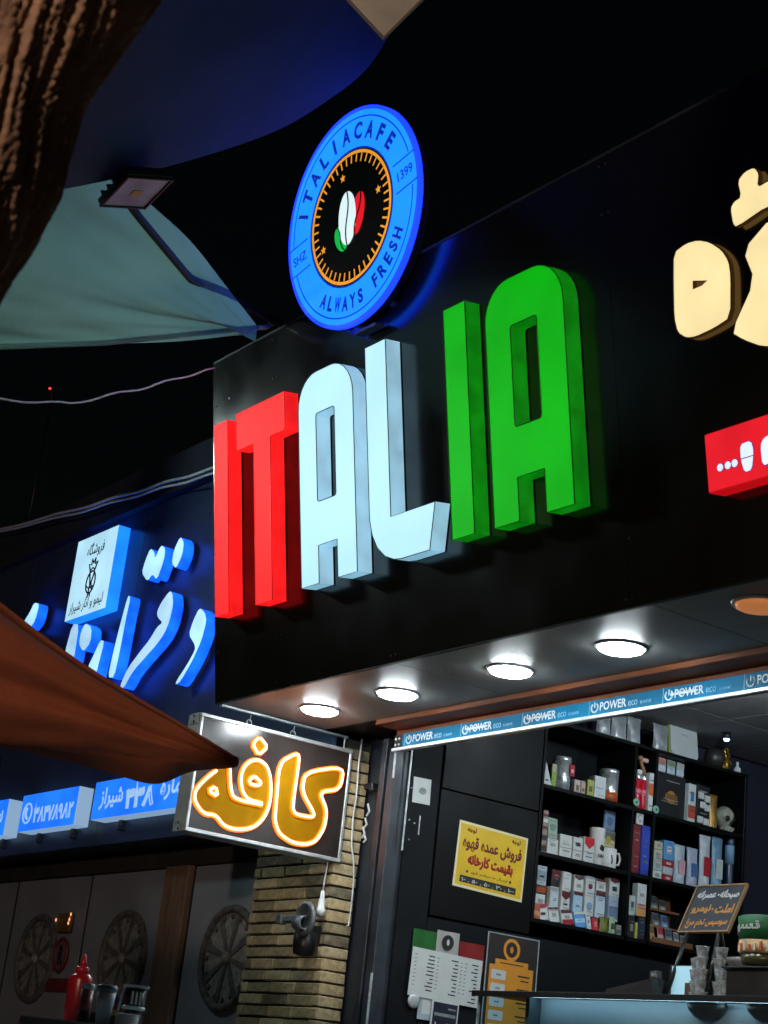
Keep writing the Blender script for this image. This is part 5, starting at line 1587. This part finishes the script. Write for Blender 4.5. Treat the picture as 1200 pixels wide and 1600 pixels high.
# on top of the unit
for b, lab in (((5.899, 6.000, 2.945, 3.071), 'first silver foil pouch from the left on top of the shelving'), ((6.004, 6.116, 2.945, 3.085), 'second silver foil pouch from the left on top of the shelving'),
               ((6.120, 6.220, 2.945, 3.095), 'third silver foil pouch from the left on top of the shelving')):
    pouch(b, lab, M_sil, depth=.06)
pouch((6.312, 6.422, 2.945, 3.10), 'single silver foil pouch left of the white router', M_sil, depth=.06)
ro = thing('router', 'pale square router with rounded corners and a green rim on top of the shelving', 'router', S4 @ Matrix.Translation((6.545, 2.9455, -.05)) @ Matrix.Rotation(R(-8), 4, 'X'), (0, 0, 0))
part('front_shell', MB().prism(rounded(-.104, .104, .012, .196, .03, 5), -.012, .0), mat('pale_grey_shell', (0.50, 0.53, 0.52), 0.5, var=0.05), ro)
part('green_rim', MB().prism(rounded(-.109, .109, .0, .198, .034, 5), -.045, -.0121), mat('lime_rim', lin(140, 165, 40), 0.45), ro)
part('print', MB().box(-.02, .03, .135, .139, .0002, .0008), M_gprint, ro)
part('antenna_cable', MB().tube([(-.06, .198, -.03), (-.062, .26, -.03)], .004, 6), M_cable, ro)
br = thing('brass_ornament', 'dark ornament with brass coloured curls on top of the shelving', 'ornament', S4, (6.84, 2.945, -.06), 'goods on the cafe shelves')
M_brass = mat('brass', lin(190, 150, 60), 0.35, metal=0.8, var=0.3, vscale=30)
part('dark_bowl_shape', MB().lathe([(.02, 0), (.05, .02), (.06, .06), (.05, .1), (.03, .11)], (6.80, 2.9455, -.08), 18, 'y'), mat('dark_bronze', (0.03, 0.025, 0.02), 0.4), br)
for y, z, r in ((6.855, 2.975, .016), (6.885, 2.985, .014), (6.87, 3.03, .015), (6.86, 3.055, .013)):
    part('curl', MB().tube([(y + r * math.cos(R(40 * k)), z + r * math.sin(R(40 * k)) * 1.3, -.05) for k in range(8)], .006, 6), M_brass, br)
part('stem', MB().tube([(6.87, 2.9455, -.055), (6.872, 3.03, -.055)], .012, 8), M_brass, br)
t = tin((6.943, 6.985, 2.945, 3.02), 'little white bottle at the right end on top of the shelving', M_white, None, None, 'small_bottle', 'bottle',
        prof=[(.019, 0), (.02, .004), (.019, .035), (.008, .045), (.008, .07), (.005, .072)])
# second shelf on the right
bb = carton((6.342, 6.565, 2.61, 2.845), (20, 22, 27), [(.32, .62, (170, 120, 60), 'o'), (.40, .54, (120, 80, 40), 't')], 'large black box with a gold round emblem on the right shelving', 'box', 'gift_box', depth=.15, zf=-.05)
for i, (a, b, cc) in enumerate(((6.346, 6.412, (190, 120, 110)), (6.423, 6.485, (120, 150, 120)), (6.494, 6.552, (180, 180, 170)))):
    carton((a, b, 2.8455, 2.922), (170, 190, 205), [(.55, .95, cc), (.1, .4, (200, 212, 220))], '%s picture card from the left on the black box' % ordn[i], 'card', 'card', depth=.008, zf=-.06, tilt=R(-2))
carton((6.570, 6.634, 2.61, 2.822), W, [(.12, .45, (186, 84, 60)), (.55, .8, (70, 120, 180), 't')], 'white pack with orange field beside the black box', 'pack', 'pack', depth=.05)
gr = carton((6.638, 6.742, 2.61, 2.829), (24, 26, 30), [], 'dark display rack of small white packs', 'rack', 'pack_rack', depth=.06)
for y, z in ((-.028, .16), (.024, .15), (-.01, .11), (.026, .10), (-.028, .03), (.022, .025)):
    part('small_pack', MB().box(y - .021, y + .021, z - .018, z + .018, .001, .010, .002), colm(W), gr)
pouch((6.746, 6.820, 2.61, 2.799), 'gold foil pouch left of the skull', mat('gold_foil', lin(160, 122, 60), 0.35, metal=0.4, var=0.3, vscale=30, bump=0.3), print_c=None)
sku = thing('skull', 'pale ornamental skull on the right shelving', 'skull', S4, (6.915, 2.61, -.10), 'goods on the cafe shelves')
M_bone = mat('aged_bone', (0.34, 0.35, 0.28), 0.6, var=0.35, vscale=40, bump=0.3, bscale=60)


def skf(a, c):
    an, el = a * 2 * math.pi, (c - .5) * math.pi
    x, y, z = math.cos(el) * math.sin(an), math.sin(el), math.cos(el) * math.cos(an)
    k = 1.0
    if y < -.1:
        k = 1 - .35 * min(1, (-.1 - y) / .6)
    return (6.915 + x * .058 * k, 2.695 + y * .068, -.10 + z * .058 * k)


part('cranium', MB().grid(skf, 28, 18), M_bone, sku)
part('jaw', MB().box(6.885, 6.945, 2.611, 2.652, -.11, -.048, .012), M_bone, sku)
for s in (-1, 1):
    part('eye_socket', MB().lathe([(.0, .004), (.012, .003), (.0165, -.004)][::-1], (6.915 + s * .024, 2.690, -.046), 16, 'z'), M_blackpl, sku)
part('nose_hole', MB().prism([(6.908, 2.660), (6.922, 2.660), (6.915, 2.676)], -.050, -.0425), M_blackpl, sku)
for k in range(6):
    part('tooth', MB().box(6.890 + k * .0088, 6.897 + k * .0088, 2.630, 2.644, -.049, -.0455, .001), M_bone, sku)
# third shelf on the right: stacks of small boxes and tall bags
for z0, z1, cc in ((2.275, 2.320, W), (2.3205, 2.37, (170, 186, 186)), (2.3705, 2.43, (186, 190, 170)), (2.4305, 2.472, (196, 190, 160))):
    carton((6.341, 6.404, z0, z1), cc, [(.3, .7, GY, 't')], 'cream carton %s in the leftmost stack of the third right shelf' % ('at the bottom' if z0 < 2.28 else 'second from the bottom' if z0 < 2.33 else 'third from the bottom' if z0 < 2.4 else 'on top'), depth=.05)
for z0, z1, cc, nm in ((2.275, 2.310, (160, 26, 36), 'lower red'), (2.3105, 2.352, (190, 196, 200), 'white'), (2.3525, 2.385, (170, 24, 36), 'upper red'), (2.3855, 2.489, (84, 150, 205), 'blue topmost')):
    carton((6.412, 6.488, z0, z1), cc, [(.35, .7, (210, 216, 220), 't')], '%s carton in the red, white and blue stack' % nm, depth=.05)
pouch((6.508, 6.590, 2.275, 2.486), 'tall white pouch with a pink top on the third right shelf', mat('pearl_foil', lin(176, 192, 202), 0.35, var=0.2, vscale=20, bump=.25), depth=.05, print_c=(206, 160, 172))
pouch((6.604, 6.686, 2.275, 2.486), 'pale pouch with a blue label, second tall bag on the third right shelf', mat('pearl_foil2', lin(168, 176, 200), 0.3, var=0.2, vscale=20, bump=.25), depth=.05, print_c=(70, 110, 160))
pouch((6.696, 6.780, 2.275, 2.570), 'tallest white pouch with a red label on the third right shelf', mat('pearl_foil3', lin(190, 200, 210), 0.3, var=0.2, vscale=20, bump=.25), depth=.05, print_c=(180, 30, 44))
pouch((6.790, 6.874, 2.275, 2.576), 'blue grey pouch right of the tallest white pouch', mat('blue_foil', lin(110, 150, 180), 0.3, var=0.35, vscale=16, bump=.25), depth=.05, print_c=(196, 210, 205))
tin((6.908, 6.982 - .02, 2.275, 2.59), 'tall dark blue canister at the right end of the third right shelf', mat('dark_blue_canister', lin(26, 44, 74), 0.3, var=0.2), mat('dark_blue_canister', lin(26, 44, 74), 0.3), (120, 160, 190), 'canister', 'canister', band=(.55, .95))
# fourth shelf on the right: wooden step rack with cards
rk = thing('wooden_card_rack', 'wooden step rack full of cards on the lowest right shelf', 'rack', S4, (6.47, 1.95, -.1))
M_rw = mat('rack_wood', lin(128, 84, 48), 0.6, var=0.25, vscale=12, stretch=(.3, 2, 2))
part('back', MB().box(6.335, 6.63, 1.951, 2.225, -.20, -.19), M_rw, rk)
part('upper_step', MB().box(6.335, 6.63, 2.128, 2.140, -.189, -.12, .001), M_rw, rk)
part('middle_step', MB().box(6.335, 6.63, 2.035, 2.045, -.189, -.07, .001), M_rw, rk)
part('tray', MB().box(6.335, 6.63, 1.951, 1.962, -.189, -.012, .001), M_rw, rk)
part('tray_lip', MB().box(6.335, 6.63, 1.9621, 1.978, -.020, -.012, .001), M_rw, rk)
cc_ = [((6.45, 6.503, 2.1405, 2.214), (130, 146, 140), -.15, 'left of two grey cards on the upper step of the wooden rack'), ((6.511, 6.562, 2.1405, 2.198), (136, 150, 144), -.15, 'right of two grey cards on the upper step of the wooden rack'),
       ((6.345, 6.400, 2.0455, 2.112), (120, 150, 150), -.10, 'teal picture card on the middle step of the wooden rack'), ((6.418, 6.474, 2.0455, 2.118), (110, 116, 122), -.10, 'grey picture card on the middle step of the wooden rack'),
       ((6.484, 6.534, 2.0455, 2.114), (96, 140, 196), -.10, 'blue picture card on the middle step of the wooden rack'),
       ((6.348, 6.384, 1.963, 2.046), (186, 150, 100), -.04, 'tan card at the left of the tray of the wooden rack'), ((6.404, 6.450, 1.963, 2.040), (190, 170, 175), -.04, 'pink and red card in the tray of the wooden rack'),
       ((6.460, 6.514, 1.963, 2.044), (120, 134, 146), -.04, 'grey blue card in the tray of the wooden rack'), ((6.524, 6.562, 1.963, 2.030), (176, 184, 186), -.04, 'small white card in the tray of the wooden rack'),
       ((6.572, 6.605, 1.963, 2.020), (150, 158, 160), -.04, 'last pale card at the right of the tray of the wooden rack')]
for b, c, z, lab in cc_:
    carton(b, c, [(.45, .9, tuple(int(v * .6) for v in c)), (.1, .3, (200, 205, 205), 't')] if 'pink' not in lab else [(.5, .98, (170, 50, 64))], lab, 'card', 'card', depth=.004, zf=z, lean=R(-12), group='cards on the wooden rack')

# ------------------------------------------------------------------ glass display counter
dc = thing('display_counter', 'glass fronted display counter with pale inner panels inside the cafe', 'counter', WD, (-4.5, 5.0, 0.16))
M_pan = mat('pale_blue_laminate', (0.42, 0.55, 0.62), 0.35, var=0.08, vscale=3)
part('plinth', MB().box(-5.74, -2.4, 4.74, 5.30, 0.16, 0.85, .004), M_cab, dc)
part('glass_front', MB().box(-5.752, -2.4, 4.700, 4.706, 0.86, 1.496), M_glass, dc)
part('glass_side', MB().box(-5.758, -5.752, 4.707, 5.30, 0.86, 1.496), M_glass, dc)
part('corner_post', MB().box(-5.766, -5.7585, 4.694, 4.707, 0.86, 1.496, .001), M_bare, dc)
part('fill_strip', MB().box(-5.45, -2.4, 4.716, 4.728, 1.4925, 1.4985), mat('cool_fill_strip', emit=(0.62, 0.88, 1.0), estr=7.0), dc)  # added fill light under the slab, brightens the inner panel
part('slab_lip', MB().box(-5.80, -2.4, 4.686, 4.6925, 1.489, 1.512, .001), M_blackpl, dc)
part('top_slab', MB().box(-5.80, -2.4, 4.693, 5.32, 1.4990, 1.512, .002), M_blackpl, dc)
part('inner_panel', MB().box(-5.46, -2.4, 4.78, 4.80, 0.86, 1.494, .002), M_pan, dc)
part('inner_side_panel', MB().box(-5.485, -5.461, 4.72, 5.28, 0.86, 1.494, .002), mat('grey_green_glass_edge', (0.10, 0.15, 0.17), 0.3), dc)
part('inner_rail', MB().box(-5.74, -5.486, 5.26, 5.29, 1.478, 1.494, .001), M_steel, dc)
M_darkrefl = mat('dark_reflection_shape', (0.05, 0.06, 0.065), 0.5, var=0.2)  # dark reflections in the glass, built as solid bowl shapes
for x, lab in ((-4.505, 'dark bowl shape standing for a reflection in the counter glass, left of two'), (-4.215, 'dark bowl shape standing for a reflection in the counter glass, right of two')):
    t = thing('dark_bowl_shape', lab, 'bowl', WD, (x, 4.745, 1.43), 'dark reflection shapes behind the counter glass')
    part('bowl', MB().lathe([(.02, 0), (.055, .012), (.085, .035), (.096, .058), (.092, .058), (.05, .018)], (x, 4.742, 1.428), 28, 'z', squash=(1, .33)), M_darkrefl, t)
    part('rim', MB().tube([(x + .094 * math.cos(R(12 * k)), 4.742 + .031 * math.sin(R(12 * k)), 1.487) for k in range(30)], .003, 6, closed=True), M_darkrefl, t)

ZC = 1.5125
pos = thing('card_terminal', 'black card terminal lying on the counter', 'card terminal', WD, (-5.12, 5.0, ZC))
part('body', MB().hexa([(-5.27, 4.95, ZC), (-5.0, 4.95, ZC), (-5.0, 5.05, ZC), (-5.27, 5.05, ZC)], [(-5.265, 4.955, ZC + .045), (-5.005, 4.955, ZC + .088), (-5.005, 5.045, ZC + .088), (-5.265, 5.045, ZC + .045)]), M_blackpl, pos)
part('roll_cover', MB().lathe([(.0, -.04), (.022, -.036), (.024, 0), (.022, .036), (0, .04)], (-5.03, 5.0, ZC + .085), 14, 'z', squash=(1.2, 1)), M_blackpl, pos)
part('key_strip', MB().box(-5.20, -5.13, 4.944, 4.9495, ZC + .01, ZC + .022), mat('orange_key', lin(190, 90, 50), 0.5), pos)
tb = thing('tablet_stand', 'bright pale screen standing on the counter behind the easel leg', 'screen', LS(5.06), (-4.96, ZC, 0))
part('case', MB().box(-5.02, -4.84, ZC, ZC + .155, -.02, 0.0, .004), M_blackpl, tb)
part('screen', MB().box(-5.0, -4.846, ZC + .008, ZC + .150, .0002, .002), mat('lit_screen', (0.3, 0.4, 0.45), 0.3, emit=lin(150, 205, 222), estr=0.75), tb)
part('brown_icon', MB().box(-4.925, -4.875, ZC + .008, ZC + .085, .0022, .003), colm((96, 66, 58)), tb)

ez = thing('chalkboard_easel', 'tilted chalkboard with a wooden frame and Persian breakfast words', 'chalkboard', frame((-4.8865, 5.10, 1.80), (1, 0, 0), (0, math.sin(R(27)), math.cos(R(27))), (0, -math.cos(R(27)), math.sin(R(27)))), (0, 0, 0))
bw_, bh = .138, .232
M_bfr = mat('pale_board_wood', lin(150, 116, 74), 0.6, var=0.2, vscale=14)
bd_ = part('board', MB().box(-bw_ + .008, bw_ - .008, .008, bh - .008, -.008, -.002), mat('slate_board', (0.035, 0.045, 0.058), 0.7, var=0.25, vscale=15), ez)
for a in ((-bw_, bw_, 0, .0078), (-bw_, bw_, bh - .0078, bh)):
    part('frame_bar', MB().box(a[0], a[1], a[2], a[3], -.012, .003, .001), M_bfr, ez)
for s in (-1, 1):
    part('frame_bar', MB().box(s * (bw_ - .004) - .004, s * (bw_ - .004) + .004, .008, bh - .008, -.012, .003, .001), M_bfr, ez)
M_chw = mat('white_chalk', (0.66, 0.70, 0.70), 0.9)
M_cho = mat('orange_chalk', lin(214, 150, 80), 0.9)
part('lettering', put_text(MB(), fa('صبحانه'), .012, .116, .158, .205, -.0018, .05), M_chw, bd_)
part('lettering', put_text(MB(), fa('عصرانه'), -.112, -.010, .158, .205, -.0018, .05), M_chw, bd_)
part('lettering', put_text(MB(), fa('املت'), .020, .116, .090, .136, -.0018, .05), M_cho, bd_)
part('lettering', put_text(MB(), fa('نیمرو'), -.112, -.008, .090, .136, -.0018, .05), M_cho, bd_)
part('lettering', put_text(MB(), fa('سوسیس تخم مرغ'), -.112, .112, .020, .070, -.0018, .05), M_cho, bd_)
for z, m_ in ((.182, M_chw), (.112, M_cho)):
    part('chalk_dot', MB().prism(circle(.003, z, .005, 8), -.0018, -.0005), m_, bd_)
cz = ZC
for s in (-1, 1):
    inv = ez.matrix_world.inverted()
    top = inv @ Vector((-4.8865 + s * .085, 5.11, 1.81))
    bot = inv @ Vector((-4.8865 + s * .11, 5.02, ZC + .006))
    part('easel_leg', MB().tube([tuple(top), tuple(bot)], .009, 6), M_blackpl, ez)
back = ez.matrix_world.inverted()
part('easel_strut', MB().tube([tuple(back @ Vector((-4.8865, 5.18, 1.93))), tuple(back @ Vector((-4.8865, 5.29, ZC + .006)))], .008, 6), M_blackpl, ez)

em_ = thing('espresso_machine', 'dark espresso machine with a red indicator on the counter', 'coffee machine', WD, (-4.45, 5.2, ZC))
M_mach = mat('dark_machine_metal', (0.035, 0.033, 0.032), 0.3, metal=0.4, var=0.3, vscale=10)
part('body', MB().box(-4.60, -3.9, 4.935, 5.29, ZC, ZC + .125, .008), M_mach, em_)
part('cup_tray', MB().box(-4.615, -3.9, 4.925, 5.29, ZC + .1255, ZC + .134, .003), M_steel, em_)
part('side_panel', MB().box(-4.63, -4.6005, 4.93, 5.29, ZC, ZC + .125, .004), mat('warm_brown_panel', (0.07, 0.045, 0.03), 0.5), em_)
part('red_indicator', MB().lathe([(.014, 0), (.012, .010), (0, .013)], (0, 0, 0), 14, 'y'), mat('red_indicator_lens', emit=(1.0, 0.02, 0.02), estr=2.2), em_)
em_.children[-1].location = Vector((-4.44, 4.934, ZC + .085)) - BASE[em_]
em_.children[-1].rotation_euler = (R(90), 0, 0)
# take the base offset off again for the part built at the origin
for v in em_.children[-1].data.vertices:
    v.co += BASE[em_]
part('steam_knob', MB().lathe([(.022, 0), (.022, .02), (.016, .024)], (-4.36, 4.925, ZC + .06), 14, 'x'), M_blackpl, em_)
hp = thing('grinder_hopper', 'smoky grey grinder hopper behind the chalkboard easel', 'grinder', WD, (-4.70, 5.16, ZC))
part('hopper', MB().lathe([(.03, .10), (.075, .17), (.078, .19), (.07, .19)], (-4.70, 5.16, ZC), 20, 'z'), mat('smoky_plastic', (0.20, 0.19, 0.19), 0.3, var=0.2), hp)
part('motor_body', MB().lathe([(.05, 0), (.055, .01), (.05, .095), (.03, .10)], (-4.70, 5.16, ZC), 20, 'z'), M_mach, hp)
part('spout', MB().box(-4.66, -4.635, 5.09, 5.12, ZC + .10, ZC + .125, .003), M_white, hp)
gj = thing('green_label_jar', 'round jar with a green and cream label on the counter at the right', 'jar', WD, (-4.49, 5.03, ZC + .1345))
c0 = (-4.49, 5.03, ZC + .1345)
part('base', MB().lathe([(.06, .006), (.085, .012), (.092, .050)], c0, 28, 'z'), mat('olive_glass', (0.05, 0.052, 0.018), 0.25, var=0.2), gj)
part('cream_label', MB().lathe([(.095, .051), (.098, .100)], c0, 28, 'z'), mat('cream_label_print', lin(196, 168, 120), 0.6, var=0.4, vscale=25), gj)
part('green_label', MB().lathe([(.099, .101), (.105, .186), (.098, .190)], c0, 28, 'z'), mat('green_label_print', lin(24, 104, 58), 0.6, var=0.15), gj)
me_, a0, a1, b0, b1, _, _ = text_mesh(fa('نسیم'), .04)
wr = MB()
wr.add_mesh(me_)
for v in wr.bm.verts:
    s_ = (v.co.x - a0) / (a1 - a0)
    an = R(-155 + 95 * s_)
    v.co = Vector((c0[0] + .1055 * math.cos(an), c0[1] + .1055 * math.sin(an), c0[2] + .118 + .05 * (v.co.y - b0) / (b1 - b0)))
part('lettering', wr, M_chw, gj)
for k in range(12):
    an = R(-170 + 14 * k)
    part('label_stripe', MB().box(c0[0] + .0965 * math.cos(an) - .005, c0[0] + .0965 * math.cos(an) + .005, c0[1] + .0965 * math.sin(an) - .003, c0[1] + .0965 * math.sin(an) + .003, c0[2] + .058, c0[2] + .080 + .006 * (k % 3)), colm((206, 196, 180) if k % 2 else (176, 90, 60)), gj)
part('foot', MB().lathe([(.055, 0), (.055, .0058)], c0, 24, 'z'), M_blackpl, gj)
gcup = thing('glass_cup', 'x', 'cup', WD, (0, 0, 0), 'glass cups stacked on the counter')
M_cup = mat('shiny_cup', (0.62, 0.68, 0.70), 0.08, metal=0.35, spec=0.8, var=0.55, vscale=45)
part('cup', MB().lathe([(.016, 0), (.019, .002), (.026, .040), (.027, .042), (.024, .042), (.017, .004)], (0, 0, 0), 18, 'z'), M_cup, gcup)
part('rim', MB().tube([(.0265 * math.cos(R(20 * k)), .0265 * math.sin(R(20 * k)), .042) for k in range(18)], .0016, 5, closed=True), M_bare, gcup)
spots = []
pl = [(-4.83, 5.02, 4), (-4.775, 4.99, 5), (-4.715, 5.03, 5), (-4.66, 5.0, 2)]
sn = ['first stack from the left', 'second stack from the left', 'third stack from the left', 'low stack at the right']
ln = ['bottom', 'second', 'third', 'fourth', 'top']
for k, (x, y, n_) in enumerate(pl):
    for j in range(n_):
        spots.append((x + .004 * math.sin(j * 3 + k), y, ZC + .043 * j, '%s shiny cup of the %s on the counter' % ('topmost' if j == n_ - 1 else ln[j], sn[k])))
kids = [c for c in gcup.children]
for i, (x, y, z, lab) in enumerate(spots):
    if i == 0:
        o = gcup
    else:
        o = gcup.copy(); COL.objects.link(o)
        for c in kids:
            cc = c.copy(); COL.objects.link(cc); cc.parent = o
    o.matrix_world = Matrix.Translation((x, y, z)) @ Matrix.Rotation(i * .7, 4, 'Z')
    o['label'] = lab
ob = thing('tall_sauce_bottle', 'amber sauce bottle standing behind the chalkboard', 'bottle', WD, (-4.57, 5.21, ZC + .1345))
part('glass', MB().lathe([(.022, 0), (.025, .004), (.025, .10), (.012, .14), (.011, .17)], (-4.57, 5.21, ZC + .1345), 18, 'z'), mat('amber_bottle', lin(120, 42, 16), 0.25), ob)
part('cap', MB().lathe([(.013, .1705), (.013, .19), (.010, .192)], (-4.57, 5.21, ZC + .1345), 14, 'z'), mat('orange_cap', lin(230, 120, 80), 0.4), ob)
